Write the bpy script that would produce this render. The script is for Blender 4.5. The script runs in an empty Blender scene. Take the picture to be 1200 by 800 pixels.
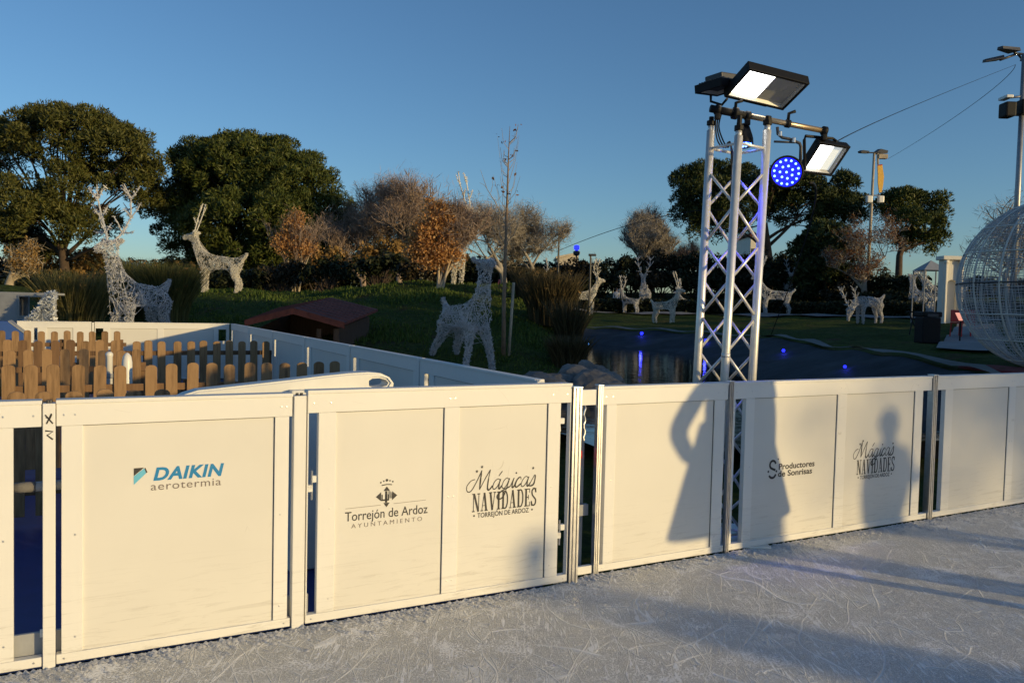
import bpy, bmesh, math, random
import numpy as np
from mathutils import Vector, Matrix, Quaternion
random.seed(11)
RNG = np.random.default_rng(11)
PI = math.pi
sc = bpy.context.scene
COL = sc.collection
V = Vector

# ------------------------------------------------------------------ camera
CAM_Z, FPX = 1.65, 960.0
pit, rol = math.atan(40 / FPX), math.atan(.0235)
fw = V((0, math.cos(pit), -math.sin(pit)))
up0 = V((0, math.sin(pit), math.cos(pit)))
RT = V((1, 0, 0)) * math.cos(rol) + up0 * math.sin(rol)
UP = up0 * math.cos(rol) - V((1, 0, 0)) * math.sin(rol)
CAMP = V((0, 0, CAM_Z))
cd = bpy.data.cameras.new('camera')
cd.sensor_width = 36; cd.lens = 36 * FPX / 1200
cd.clip_end = 3000; cd.clip_start = .05
co = bpy.data.objects.new('camera', cd); COL.objects.link(co)
co.matrix_world = Matrix(((RT.x, UP.x, -fw.x, 0), (RT.y, UP.y, -fw.y, 0), (RT.z, UP.z, -fw.z, CAM_Z), (0, 0, 0, 1)))
sc.camera = co

def ray(x, y): return fw + RT * ((x - 600) / FPX) + UP * ((400 - y) / FPX)
def at(x, y, Y):                      # photo pixel and distance -> world point
    d = ray(x, y); return CAMP + d * (Y / d.y)
def G(x, y, z=0.):
    d = ray(x, y); return CAMP + d * ((z - CAM_Z) / d.z)
def hit(x, y, p, n):
    d = ray(x, y); return CAMP + d * ((p - CAMP).dot(n) / d.dot(n))

# ------------------------------------------------------------------ materials
def nodes(name):
    m = bpy.data.materials.new(name); m.use_nodes = True
    nt = m.node_tree
    return m, nt, nt.nodes['Principled BSDF']
def N(nt, t, **k):
    n = nt.nodes.new(t)
    for a, b in k.items():
        if a in n.inputs.keys(): n.inputs[a].default_value = b
        else: setattr(n, a, b)
    return n
def L(nt, a, b): nt.links.new(a, b)
def ramp(nt, stops, fac=None):
    r = nt.nodes.new('ShaderNodeValToRGB')
    e = r.color_ramp.elements
    while len(e) < len(stops): e.new(.5)
    for q, (p, c) in zip(e, stops):
        q.position = p; q.color = (*c, 1) if len(c) == 3 else c
    if fac is not None: L(nt, fac, r.inputs[0])
    return r
def mat(name, col, rough=.6, metal=0., vary=.12, scale=6., bump=0., bscale=None, spec=.5, coords='Object'):
    m, nt, b = nodes(name)
    tc = N(nt, 'ShaderNodeTexCoord')
    no = N(nt, 'ShaderNodeTexNoise', Scale=scale, Detail=5., Roughness=.6); L(nt, tc.outputs[coords], no.inputs[0])
    lo = tuple(max(0, c * (1 - vary)) for c in col); hi = tuple(min(1, c * (1 + vary)) for c in col)
    r = ramp(nt, [(.3, lo), (.7, hi)], no.outputs[0])
    L(nt, r.outputs[0], b.inputs['Base Color'])
    b.inputs['Roughness'].default_value = rough; b.inputs['Metallic'].default_value = metal
    b.inputs['Specular IOR Level'].default_value = spec
    if bump:
        n2 = N(nt, 'ShaderNodeTexNoise', Scale=bscale or scale * 4, Detail=4.); L(nt, tc.outputs[coords], n2.inputs[0])
        bp = N(nt, 'ShaderNodeBump', Strength=bump, Distance=.02); L(nt, n2.outputs[0], bp.inputs['Height'])
        L(nt, bp.outputs[0], b.inputs['Normal'])
    return m
def leafmat(name, cols, rough=.6, trans=0.):
    m, nt, b = nodes(name)
    g = N(nt, 'ShaderNodeNewGeometry')
    k = len(cols) - 1
    r = ramp(nt, [(i / k, c) for i, c in enumerate(cols)], g.outputs['Random Per Island'])
    L(nt, r.outputs[0], b.inputs['Base Color'])
    b.inputs['Roughness'].default_value = rough
    b.inputs['Specular IOR Level'].default_value = .25
    if trans:
        tr = N(nt, 'ShaderNodeBsdfTranslucent'); L(nt, r.outputs[0], tr.inputs[0])
        mx = N(nt, 'ShaderNodeMixShader', Fac=trans); out = nt.nodes['Material Output']
        L(nt, b.outputs[0], mx.inputs[1]); L(nt, tr.outputs[0], mx.inputs[2]); L(nt, mx.outputs[0], out.inputs[0])
    return m
def glow(name, col, strength):
    m, nt, b = nodes(name)
    b.inputs['Base Color'].default_value = (*col, 1)
    b.inputs['Emission Color'].default_value = (*col, 1)
    b.inputs['Emission Strength'].default_value = strength
    return m
def panel_paint(name, col, scuff):
    m, nt, b = nodes(name)
    tc = N(nt, 'ShaderNodeTexCoord')
    sx = N(nt, 'ShaderNodeSeparateXYZ'); L(nt, tc.outputs['Object'], sx.inputs[0])
    low = N(nt, 'ShaderNodeMapRange'); low.inputs['From Min'].default_value = .5; low.inputs['From Max'].default_value = .05
    L(nt, sx.outputs['Z'], low.inputs['Value'])
    mp = N(nt, 'ShaderNodeMapping'); mp.inputs['Scale'].default_value = (2.2, 2.2, 26); mp.inputs['Rotation'].default_value = (0, .16, 0); L(nt, tc.outputs['Object'], mp.inputs[0])
    n1 = N(nt, 'ShaderNodeTexNoise', Scale=1.7, Detail=8., Roughness=.74, Distortion=.8); L(nt, mp.outputs[0], n1.inputs[0])
    r1 = ramp(nt, [(.52, (0, 0, 0)), (.74, (1, 1, 1))], n1.outputs[0])
    mu = N(nt, 'ShaderNodeMath', operation='MULTIPLY'); L(nt, r1.outputs[0], mu.inputs[0]); L(nt, low.outputs[0], mu.inputs[1])
    m2 = N(nt, 'ShaderNodeMath', operation='MULTIPLY'); L(nt, mu.outputs[0], m2.inputs[0]); m2.inputs[1].default_value = scuff
    n2 = N(nt, 'ShaderNodeTexNoise', Scale=1.7, Detail=4.); L(nt, tc.outputs['Object'], n2.inputs[0])
    r2 = ramp(nt, [(.3, tuple(c * .93 for c in col)), (.75, col)], n2.outputs[0])
    # stray scratches
    vo = N(nt, 'ShaderNodeTexVoronoi', Scale=2.2, feature='DISTANCE_TO_EDGE')
    wp = N(nt, 'ShaderNodeTexNoise', Scale=1.5, Detail=2.); L(nt, tc.outputs['Object'], wp.inputs[0])
    ad = N(nt, 'ShaderNodeMixRGB', blend_type='ADD', Fac=.9); L(nt, tc.outputs['Object'], ad.inputs[1]); L(nt, wp.outputs['Color'], ad.inputs[2]); L(nt, ad.outputs[0], vo.inputs[0])
    r3 = ramp(nt, [(0, (1, 1, 1)), (.004, (0, 0, 0))], vo.outputs[0])
    n4 = N(nt, 'ShaderNodeTexNoise', Scale=5., Detail=2.); L(nt, tc.outputs['Object'], n4.inputs[0])
    r4 = ramp(nt, [(.6, (0, 0, 0)), (.68, (.45, .45, .45))], n4.outputs[0])
    m3 = N(nt, 'ShaderNodeMath', operation='MULTIPLY'); L(nt, r3.outputs[0], m3.inputs[0]); L(nt, r4.outputs[0], m3.inputs[1])
    mxx = N(nt, 'ShaderNodeMath', operation='MAXIMUM'); L(nt, m2.outputs[0], mxx.inputs[0]); L(nt, m3.outputs[0], mxx.inputs[1])
    mx = N(nt, 'ShaderNodeMixRGB'); L(nt, mxx.outputs[0], mx.inputs[0]); L(nt, r2.outputs[0], mx.inputs[1]); mx.inputs[2].default_value = (.3, .27, .23, 1)
    L(nt, mx.outputs[0], b.inputs['Base Color'])
    b.inputs['Roughness'].default_value = .5; b.inputs['Specular IOR Level'].default_value = .35
    bp = N(nt, 'ShaderNodeBump', Strength=.12, Distance=.01); L(nt, n2.outputs[0], bp.inputs['Height']); L(nt, bp.outputs[0], b.inputs['Normal'])
    return m
def wood_mat(name, cols):
    m, nt, b = nodes(name)
    tc = N(nt, 'ShaderNodeTexCoord'); oi = N(nt, 'ShaderNodeObjectInfo')
    mp = N(nt, 'ShaderNodeMapping'); mp.inputs['Scale'].default_value = (26, 26, 3); L(nt, tc.outputs['Object'], mp.inputs[0])
    cb = N(nt, 'ShaderNodeCombineXYZ'); 
    ml = N(nt, 'ShaderNodeMath', operation='MULTIPLY'); L(nt, oi.outputs['Random'], ml.inputs[0]); ml.inputs[1].default_value = 50
    L(nt, ml.outputs[0], cb.inputs[0]); L(nt, cb.outputs[0], mp.inputs['Location'])
    n1 = N(nt, 'ShaderNodeTexNoise', Scale=1.2, Detail=6., Roughness=.6); L(nt, mp.outputs[0], n1.inputs[0])
    av = N(nt, 'ShaderNodeMath', operation='MULTIPLY_ADD'); L(nt, oi.outputs['Random'], av.inputs[0]); av.inputs[1].default_value = .35; L(nt, n1.outputs[0], av.inputs[2])
    r = ramp(nt, [(.3 + .7 * i / (len(cols) - 1), c) for i, c in enumerate(cols)], av.outputs[0])
    L(nt, r.outputs[0], b.inputs['Base Color']); b.inputs['Roughness'].default_value = .75
    bp = N(nt, 'ShaderNodeBump', Strength=.3, Distance=.006); L(nt, n1.outputs[0], bp.inputs['Height']); L(nt, bp.outputs[0], b.inputs['Normal'])
    return m
M = {}
M['frame'] = panel_paint('panel_frame_paint', (.80, .785, .745), .6)
M['board'] = panel_paint('panel_board_paint', (.73, .71, .66), .6)
M['alu'] = mat('brushed_aluminium', (.62, .62, .63), .32, 1., .1, 30.)
M['truss'] = mat('truss_aluminium', (.76, .74, .70), .38, .45, .08, 20.)
M['black'] = mat('black_plastic', (.006, .006, .007), .6, spec=.25)
M['darkgrey'] = mat('dark_grey_paint', (.05, .05, .055), .5)
M['grey'] = mat('grey_paint', (.3, .31, .33), .55, bump=.05)
M['pole'] = mat('galvanised_steel', (.32, .32, .33), .45, .6)
M['rubberblue'] = mat('blue_liner', (.012, .026, .16), .5)
M['gold'] = mat('bronze_pipe', (.50, .38, .24), .35, .8)
M['wood'] = wood_mat('picket_wood', [(.09, .05, .022), (.22, .128, .058), (.34, .205, .098), (.27, .158, .075)])
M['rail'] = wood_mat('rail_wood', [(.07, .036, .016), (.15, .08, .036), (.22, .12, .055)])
M['darkwood'] = wood_mat('hut_wood', [(.05, .03, .02), (.09, .055, .035), (.12, .08, .05)])
M['redroof'] = mat('red_roof', (.15, .04, .028), .85, 0, .35, 5., .4, 30.)
M['wire'] = mat('white_tinsel_wire', (.55, .55, .57), .4, 0, .1, 5.)
M['wiregold'] = mat('warm_white_wire', (.74, .70, .62), .4, 0, .1, 5.)
M['ring'] = mat('white_tube', (.60, .58, .54), .4)
M['netwire'] = mat('grey_net_wire', (.50, .50, .52), .45)
M['red'] = mat('red_plastic', (.45, .02, .02), .45)
M['redcarpet'] = mat('red_carpet', (.17, .022, .022), .95, 0, .25, 12., .3)
M['yellow'] = mat('yellow_banner', (.75, .42, .06), .6)
M['whitepl'] = mat('white_plastic', (.78, .77, .73), .38, 0, .04)
M['render'] = mat('cream_render', (.62, .53, .40), .85, 0, .1, 1.5, .15)
M['whitewall'] = mat('white_wall', (.74, .70, .62), .8, 0, .06, 1.5, .1)
M['stone'] = mat('grey_stone', (.17, .16, .15), .85, 0, .35, 4., .6, 12.)
M['conc'] = mat('wet_concrete', (.034, .038, .044), .7, 0, .5, 1.2, .5, 8., .15)
M['kerb'] = mat('pale_kerb', (.15, .15, .14), .85, 0, .2, 2., .3)
M['path'] = mat('grey_path', (.22, .215, .21), .85, 0, .15, 2., .2)
M['bark'] = mat('dark_bark', (.075, .05, .035), .9, 0, .3, 8., .6, 30.)
M['twig'] = mat('grey_brown_twig', (.32, .28, .235), .85, 0, .25, 3.)
M['twigred'] = mat('reddish_twig', (.32, .235, .185), .85, 0, .25, 3.)
M['saplingbark'] = mat('brown_sapling_bark', (.22, .155, .105), .85, 0, .25, 8.)
M['palebark'] = mat('pale_bark', (.42, .35, .26), .85, 0, .25, 5.)
M['pine'] = leafmat('pine_needles', [(.030, .050, .009), (.062, .078, .015), (.10, .108, .023), (.045, .065, .012)], .55)
M['pineb'] = leafmat('pine_needles_olive', [(.038, .050, .010), (.074, .080, .018), (.115, .108, .028), (.055, .062, .014)], .55)
M['pined'] = leafmat('pine_needles_deep', [(.020, .036, .010), (.040, .056, .014), (.068, .078, .02)], .55)
M['hedge'] = leafmat('hedge_leaves', [(.010, .017, .006), (.020, .026, .008), (.034, .036, .012)], .6)
M['hedgeb'] = leafmat('hedge_leaves_brown', [(.018, .016, .008), (.032, .026, .012), (.048, .034, .018)], .6)
M['orange'] = leafmat('orange_leaves', [(.42, .20, .06), (.58, .31, .11), (.66, .42, .2), (.46, .2, .08)], .6, .4)
M['brown'] = leafmat('brown_leaves', [(.11, .045, .018), (.18, .075, .028), (.23, .11, .04)], .65, .15)
M['ochre'] = leafmat('ochre_leaves', [(.20, .12, .035), (.30, .18, .055), (.36, .22, .08)], .65, .2)
M['reed'] = leafmat('ornamental_grass', [(.10, .10, .03), (.165, .145, .048), (.23, .19, .075), (.13, .115, .04)], .6, .15)
M['reedd'] = leafmat('dark_ornamental_grass', [(.055, .066, .02), (.095, .10, .032), (.145, .135, .05)], .6, .1)
M['reedbr'] = leafmat('brown_reeds', [(.05, .042, .018), (.085, .066, .03), (.12, .092, .045)], .6, .15)
M['turf'] = leafmat('turf_blades', [(.045, .082, .012), (.075, .12, .018), (.11, .14, .028)], .6, .2)
M['ink'] = mat('black_ink', (.03, .028, .03), .6, 0, .05)
M['inkgrey'] = mat('grey_ink', (.19, .16, .15), .6, 0, .05)
M['inkblue'] = mat('blue_ink', (.0, .20, .46), .5, 0, .05)
M['inkcyan'] = mat('light_blue_ink', (.13, .48, .68), .5, 0, .05)
M['lampon'] = glow('lit_led_panel', (1, .98, .94), 6.)
M['lampdim'] = glow('dim_led_panel', (.62, .66, .66), .62)
M['lampdark'] = mat('unlit_lamp_reflector', (.42, .42, .41), .3, 0, .06)
M['bluelamp'] = glow('blue_lamp_face', (.008, .012, .9), 1.7)
M['bluedot'] = glow('blue_led', (.12, .28, 1.), 7.)
M['bluespot'] = glow('blue_spotlight', (.02, .03, 1.), 1.8)
M['jacket'] = mat('dark_jacket', (.03, .032, .04), .8)
M['jeans'] = mat('dark_trousers', (.025, .03, .045), .85)
M['skin'] = mat('skin', (.50, .31, .22), .55)
M['hair'] = mat('brown_hair', (.05, .03, .02), .6)
M['pink'] = mat('pink_jacket', (.55, .16, .2), .8)
M['paleblue'] = mat('pale_blue_jacket', (.42, .5, .6), .8)
M['whitetop'] = mat('white_top', (.6, .58, .58), .8)
M['bluepaint'] = mat('blue_paint', (.03, .09, .33), .45)
M['tinsel'] = mat('silver_tinsel', (.55, .58, .62), .35, .2, .3, 12.)

# ------------------------------------------------------------------ mesh builder
class MB:
    def __init__(s): s.v = []; s.f = []; s.m = []; s.cur = 0
    def add(s, vs, fs):
        b = len(s.v); s.v.extend([tuple(p) for p in vs]); s.f.extend([tuple(i + b for i in f) for f in fs]); s.m.extend([s.cur] * len(fs)); return s
    def box(s, lo, hi, mtx=None):
        (x0, y0, z0), (x1, y1, z1) = lo, hi
        p = [V((x, y, z)) for z in (z0, z1) for (x, y) in ((x0, y0), (x1, y0), (x1, y1), (x0, y1))]
        if mtx is not None: p = [mtx @ q for q in p]
        return s.add(p, [(3, 2, 1, 0), (4, 5, 6, 7), (0, 1, 5, 4), (1, 2, 6, 5), (2, 3, 7, 6), (3, 0, 4, 7)])
    def bbox(s, lo, hi, b=.004, mtx=None):      # box with chamfered edges
        bm = bmesh.new()
        c = [(lo[i] + hi[i]) / 2 for i in range(3)]; d = [hi[i] - lo[i] for i in range(3)]
        bmesh.ops.create_cube(bm, size=1, matrix=Matrix.Translation(c) @ Matrix.Diagonal((*d, 1)))
        bmesh.ops.bevel(bm, geom=list(bm.edges), offset=min(b, min(d) * .4), segments=2, affect='EDGES', profile=.6)
        return s.bm(bm, mtx)
    def bm(s, bm, mtx=None):
        bm.verts.index_update()
        s.add([(mtx @ v.co if mtx is not None else v.co) for v in bm.verts], [[v.index for v in f.verts] for f in bm.faces]); bm.free(); return s
    def tube(s, pts, rad, n=8, cap=True):
        pts = [V(p) for p in pts]
        if not hasattr(rad, '__len__'): rad = [rad] * len(pts)
        vs, fs = [], []
        ref = None
        for i, p in enumerate(pts):
            t = (pts[min(i + 1, len(pts) - 1)] - pts[max(i - 1, 0)])
            t = t.normalized() if t.length > 1e-9 else V((0, 0, 1))
            if ref is None: ref = t.orthogonal().normalized()
            ref = (ref - t * ref.dot(t)); ref = ref.normalized() if ref.length > 1e-6 else t.orthogonal().normalized()
            bi = t.cross(ref)
            for k in range(n):
                a = 2 * PI * k / n; vs.append(p + (ref * math.cos(a) + bi * math.sin(a)) * rad[i])
        for i in range(len(pts) - 1):
            for k in range(n):
                k2 = (k + 1) % n
                fs.append((i * n + k, i * n + k2, (i + 1) * n + k2, (i + 1) * n + k))
        if cap and n > 2: fs.append(tuple(range(n - 1, -1, -1))); fs.append(tuple((len(pts) - 1) * n + k for k in range(n)))
        return s.add(vs, fs)
    def prism(s, outline, to3, depth):           # outline in 2D -> to3(u, v, w); w from 0 to depth
        n = len(outline)
        vs = [to3(u, v, 0) for u, v in outline] + [to3(u, v, depth) for u, v in outline]
        fs = [tuple(range(n)), tuple(range(2 * n - 1, n - 1, -1))] + [(i, i + n, (i + 1) % n + n, (i + 1) % n) for i in range(n)]
        return s.add(vs, fs)
    def lathe(s, prof, n=20, mtx=None):
        vs, fs = [], []
        for r, z in prof:
            for k in range(n):
                a = 2 * PI * k / n; vs.append(V((r * math.cos(a), r * math.sin(a), z)))
        for i in range(len(prof) - 1):
            for k in range(n):
                k2 = (k + 1) % n; fs.append((i * n + k, i * n + k2, (i + 1) * n + k2, (i + 1) * n + k))
        fs.append(tuple(range(n - 1, -1, -1))); fs.append(tuple((len(prof) - 1) * n + k for k in range(n)))
        if mtx is not None: vs = [mtx @ q for q in vs]
        return s.add(vs, fs)
    def build(s, name, m, parent=None, smooth=False, world=False, angle=None):
        me = bpy.data.meshes.new(name)
        off = V((0, 0, 0))
        vs = s.v
        if world and parent is not None:
            inv = parent.matrix_basis.inverted(); vs = [inv @ V(p) for p in s.v]
        me.from_pydata([tuple(p) for p in vs], [], s.f)
        ms = m if isinstance(m, (list, tuple)) else [m]
        for q in ms: me.materials.append(M[q] if isinstance(q, str) else q)
        if len(ms) > 1: me.polygons.foreach_set('material_index', s.m)
        if smooth: me.polygons.foreach_set('use_smooth', [True] * len(me.polygons))
        me.update()
        return link(name, me, parent)
def link(name, me, parent=None):
    o = bpy.data.objects.new(name, me); COL.objects.link(o)
    if parent is not None: o.parent = parent
    return o
def np_mesh(name, verts, faces_k, m, parent=None, k=4, smooth=False):
    """verts (n,3); faces (f,k) numpy"""
    me = bpy.data.meshes.new(name)
    nf = len(faces_k)
    me.vertices.add(len(verts)); me.vertices.foreach_set('co', np.asarray(verts, np.float32).ravel())
    me.loops.add(nf * k); me.loops.foreach_set('vertex_index', np.asarray(faces_k, np.int32).ravel())
    me.polygons.add(nf); me.polygons.foreach_set('loop_start', np.arange(0, nf * k, k, dtype=np.int32))
    try: me.polygons.foreach_set('loop_total', np.full(nf, k, np.int32))
    except Exception: pass
    if smooth: me.polygons.foreach_set('use_smooth', np.ones(nf, bool))
    me.materials.append(M[m] if isinstance(m, str) else m)
    me.update(calc_edges=True); me.validate()
    return link(name, me, parent)
def tag(o, label=None, cat=None, group=None, kind=None):
    if label: o['label'] = label
    if cat: o['category'] = cat
    if group: o['group'] = group
    if kind: o['kind'] = kind
    return o
def thing(name, label, cat, loc=(0, 0, 0), rz=0., group=None, s=1.):
    o = bpy.data.objects.new(name, None); COL.objects.link(o)
    o.matrix_basis = Matrix.LocRotScale(V(loc), Quaternion((0, 0, 1), rz), V((s, s, s)))
    o.location = loc; o.rotation_euler = (0, 0, rz); o.scale = (s, s, s)
    o.empty_display_size = .1
    return tag(o, label, cat, group)
def copy_tree(o, loc, rz, s, label, group=None, parent=None):
    c = o.copy(); COL.objects.link(c)
    c.location = loc; c.rotation_euler = (0, 0, rz); c.scale = (s, s, s)
    c['label'] = label
    if group: c['group'] = group
    for ch in list(o.children):
        d = ch.copy(); COL.objects.link(d); d.parent = c
    return c

# ------------------------------------------------------------------ light
SUN_EL, TRAVEL = math.radians(7.2), math.radians(-60)       # light travels forward and to the left
sdir = V((math.sin(TRAVEL) * math.cos(SUN_EL), math.cos(TRAVEL) * math.cos(SUN_EL), -math.sin(SUN_EL)))
sl = bpy.data.lights.new('sun', 'SUN'); sl.energy = 3.3; sl.angle = math.radians(1.0); sl.color = (1., .74, .34)
so = bpy.data.objects.new('sun', sl); COL.objects.link(so); so.rotation_euler = sdir.to_track_quat('-Z', 'Y').to_euler()
w = bpy.data.worlds.new('World'); sc.world = w; w.use_nodes = True
wn = w.node_tree
sky = wn.nodes.new('ShaderNodeTexSky'); sky.sky_type = 'NISHITA'; sky.sun_disc = False
sky.sun_elevation = SUN_EL; sky.sun_rotation = math.radians(120)
sky.altitude = 600; sky.air_density = 1.0; sky.dust_density = .7; sky.ozone_density = 3.5
wn.links.new(sky.outputs[0], wn.nodes['Background'].inputs[0]); wn.nodes['Background'].inputs[1].default_value = .15
sc.view_settings.view_transform = 'Standard'; sc.view_settings.look = 'None'
sc.view_settings.exposure = .12; sc.view_settings.gamma = 1
sc.render.engine = 'CYCLES'; sc.cycles.use_denoising = True
sc.cycles.max_bounces = 6; sc.cycles.transparent_max_bounces = 6

# ------------------------------------------------------------------ fence lines
GL0, GL1 = G(60, 782), G(640, 687)
GR0, GR1 = G(700, 672), G(1200, 590)
dL = (GL1 - GL0).normalized(); dR = (GR1 - GR0).normalized()
nL, nR = V((-dL.y, dL.x, 0)), V((-dR.y, dR.x, 0))          # pointing away from the camera
aL, aR = math.atan2(dL.y, dL.x), math.atan2(dR.y, dR.x)
HL = sum(hit(x, y, GL0, nL).z for x, y in ((60, 475), (340, 466), (655, 453))) / 3
HR = sum(hit(x, y, GR0, nR).z for x, y in ((700, 456), (850, 451), (1200, 440))) / 3
C0 = G(270, 380, 1.15); C0.z = 0
C1 = G(640, 450, 1.15); C1.z = 0
dS = (C1 - C0).normalized(); nS = V((-dS.y, dS.x, 0))
B0 = G(20, 377, 1.15); B0.z = 0
dB = (C0 - B0).normalized(); nB = V((-dB.y, dB.x, 0))

# ------------------------------------------------------------------ terrain
EDGE = np.array([(-9, 39), (-3, 37.5), (3.7, 35.5), (6.2, 31.3), (7.9, 27), (7.6, 20), (6.95, 15), (7.0, 12), (7.2, 9.5), (5.0, 7.4), (-3, 3.2), (-9, 12)], float)
def sstep(a, b, x):
    t = np.clip((x - a) / (b - a), 0, 1); return t * t * (3 - 2 * t)
def poly_sd(px, py, poly):
    """signed distance, positive outside"""
    px = np.asarray(px, float); py = np.asarray(py, float)
    d = np.full(px.shape, 1e9); ins = np.zeros(px.shape, bool)
    n = len(poly)
    for i in range(n):
        a, b = poly[i], poly[(i + 1) % n]
        e = b - a; wx, wy = px - a[0], py - a[1]
        t = np.clip((wx * e[0] + wy * e[1]) / (e @ e), 0, 1)
        d = np.minimum(d, np.hypot(wx - t * e[0], wy - t * e[1]))
        c = ((a[1] > py) != (b[1] > py)) & (px < (b[0] - a[0]) * (py - a[1]) / (b[1] - a[1] + 1e-12) + a[0])
        ins ^= c
    return np.where(ins, -d, d)
PATH = np.array([(-9, 51.5), (2.5, 49.5), (14, 46.5), (18.5, 41), (21, 35), (22.5, 29), (23, 22)], float)
def line_d(px, py, pl):
    d = np.full(np.shape(px), 1e9)
    for a, b in zip(pl[:-1], pl[1:]):
        e = b - a; wx, wy = px - a[0], py - a[1]
        t = np.clip((wx * e[0] + wy * e[1]) / (e @ e), 0, 1)
        d = np.minimum(d, np.hypot(wx - t * e[0], wy - t * e[1]))
    return d
def terrain(x, y, rough=True):
    x = np.asarray(x, float); y = np.asarray(y, float)
    dE = poly_sd(x, y, EDGE)
    p = np.where(dE > 0, np.minimum(.85 + .043 * dE, 1.6), np.maximum(-.3, .85 + .25 * dE))
    # bank of low evergreens beyond the path
    yb = np.interp(x, [-5, 2.5, 14, 18.5, 22], [53, 51.5, 48.5, 45, 42])
    p = p + 1.3 * sstep(0, 9, y - yb) * sstep(1, 6, x)
    mr = .30 + .195 * (y - 16); mr = np.clip(mr, .2, 2.35)
    ml = .55 + .14 * (y - 18.5); ml = np.clip(ml, .2, 1.98)
    t = sstep(-8, -2.5, x)
    m = ml * (1 - t) + mr * t
    far = sstep(29, 46, y); m = m * (1 - far) + 1.95 * far
    a = .35 + .022 * (y - 15)
    a = np.where(y > 32, a + (y - 32) * .05, a)
    wgt = 1 - sstep(a, a + 2.4, x)
    z = m * wgt + p * (1 - wgt)
    if rough: z = z + (.05 * np.sin(x * 1.3 + .7 * y) + .04 * np.sin(2.1 * y - x * .6) + .03 * np.sin(3.7 * x + 1.9 * y)) * sstep(0, 1, y - 12)
    # level ground under and around the rink
    fd = (x - GR0.x) * nR.x + (y - GR0.y) * nR.y               # distance behind the front fence
    sd = (x - C0.x) * nS.x + (y - C0.y) * nS.y                 # distance right of the side fence
    bd = (x - C0.x) * nB.x + (y - C0.y) * nB.y                 # distance behind the back fence
    k1 = sstep(1.2, 3.4, fd)
    inside = np.minimum(np.maximum(sstep(.3, 3., sd), sstep(.3, 3.5, bd)), k1)
    return -.05 + (z + .05) * inside
def tz(x, y): return float(terrain(np.array([x]), np.array([y]))[0])
def march(px, py, y0=9., y1=90.):
    """where the sight line through a photo pixel meets the ground"""
    d = ray(px, py); ys = np.linspace(y0, y1, 1600)
    X = d.x / d.y * ys; Z = CAM_Z + d.z / d.y * ys
    k = np.argmax(Z < terrain(X, ys))
    if not (Z < terrain(X, ys)).any(): k = len(ys) // 2
    return V((X[k], ys[k], terrain(X[k:k + 1], ys[k:k + 1])[0]))
def stand(px, Y):                      # on the ground at distance Y in the direction of pixel column px
    p = at(px, 360, Y); return V((p.x, p.y, tz(p.x, p.y)))

def ground():
    xs = np.unique(np.round(np.concatenate([np.linspace(-900, -90, 14), np.linspace(-90, -26, 24), np.arange(-26, 26, .42), np.linspace(26, 90, 24), np.linspace(90, 900, 14)]), 3))
    ys = np.unique(np.round(np.concatenate([np.linspace(-300, -20, 10), np.linspace(-20, 3, 12), np.arange(3, 58, .42), np.linspace(58, 120, 20), np.linspace(120, 1500, 14)]), 3))
    X, Y = np.meshgrid(xs, ys); Z = terrain(X.ravel(), Y.ravel())
    vs = np.column_stack([X.ravel(), Y.ravel(), Z])
    nx, ny = len(xs), len(ys)
    i = np.arange(nx * ny).reshape(ny, nx)
    fs = np.column_stack([i[:-1, :-1].ravel(), i[:-1, 1:].ravel(), i[1:, 1:].ravel(), i[1:, :-1].ravel()])
    m, nt, b = nodes('grass_ground')
    tc = N(nt, 'ShaderNodeTexCoord')
    n1 = N(nt, 'ShaderNodeTexNoise', Scale=.35, Detail=6., Roughness=.65); L(nt, tc.outputs['Object'], n1.inputs[0])
    n2 = N(nt, 'ShaderNodeTexNoise', Scale=5., Detail=8., Roughness=.7); L(nt, tc.outputs['Object'], n2.inputs[0])
    r1 = ramp(nt, [(.35, (.040, .062, .011)), (.55, (.058, .082, .016)), (.72, (.09, .08, .03))], n1.outputs[0])
    r2 = ramp(nt, [(.3, (.45, .45, .45)), (.7, (1.35, 1.35, 1.3))], n2.outputs[0])
    n3 = N(nt, 'ShaderNodeTexNoise', Scale=.8, Detail=7., Roughness=.7); L(nt, tc.outputs['Object'], n3.inputs[0])
    r3 = ramp(nt, [(.56, (0, 0, 0)), (.66, (.85, .85, .85))], n3.outputs[0])
    me_ = N(nt, 'ShaderNodeMixRGB'); L(nt, r3.outputs[0], me_.inputs[0]); L(nt, r1.outputs[0], me_.inputs[1]); me_.inputs[2].default_value = (.085, .055, .03, 1); r1 = me_
    mx = N(nt, 'ShaderNodeMixRGB', blend_type='MULTIPLY', Fac=1.); L(nt, r1.outputs[0], mx.inputs[1]); L(nt, r2.outputs[0], mx.inputs[2])
    L(nt, mx.outputs[0], b.inputs['Base Color']); b.inputs['Roughness'].default_value = .9; b.inputs['Specular IOR Level'].default_value = .1
    bp = N(nt, 'ShaderNodeBump', Strength=.9, Distance=.12); L(nt, n2.outputs[0], bp.inputs['Height']); L(nt, bp.outputs[0], b.inputs['Normal'])
    tag(np_mesh('ground', vs, fs, m, smooth=True), kind='structure')
ground()

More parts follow.
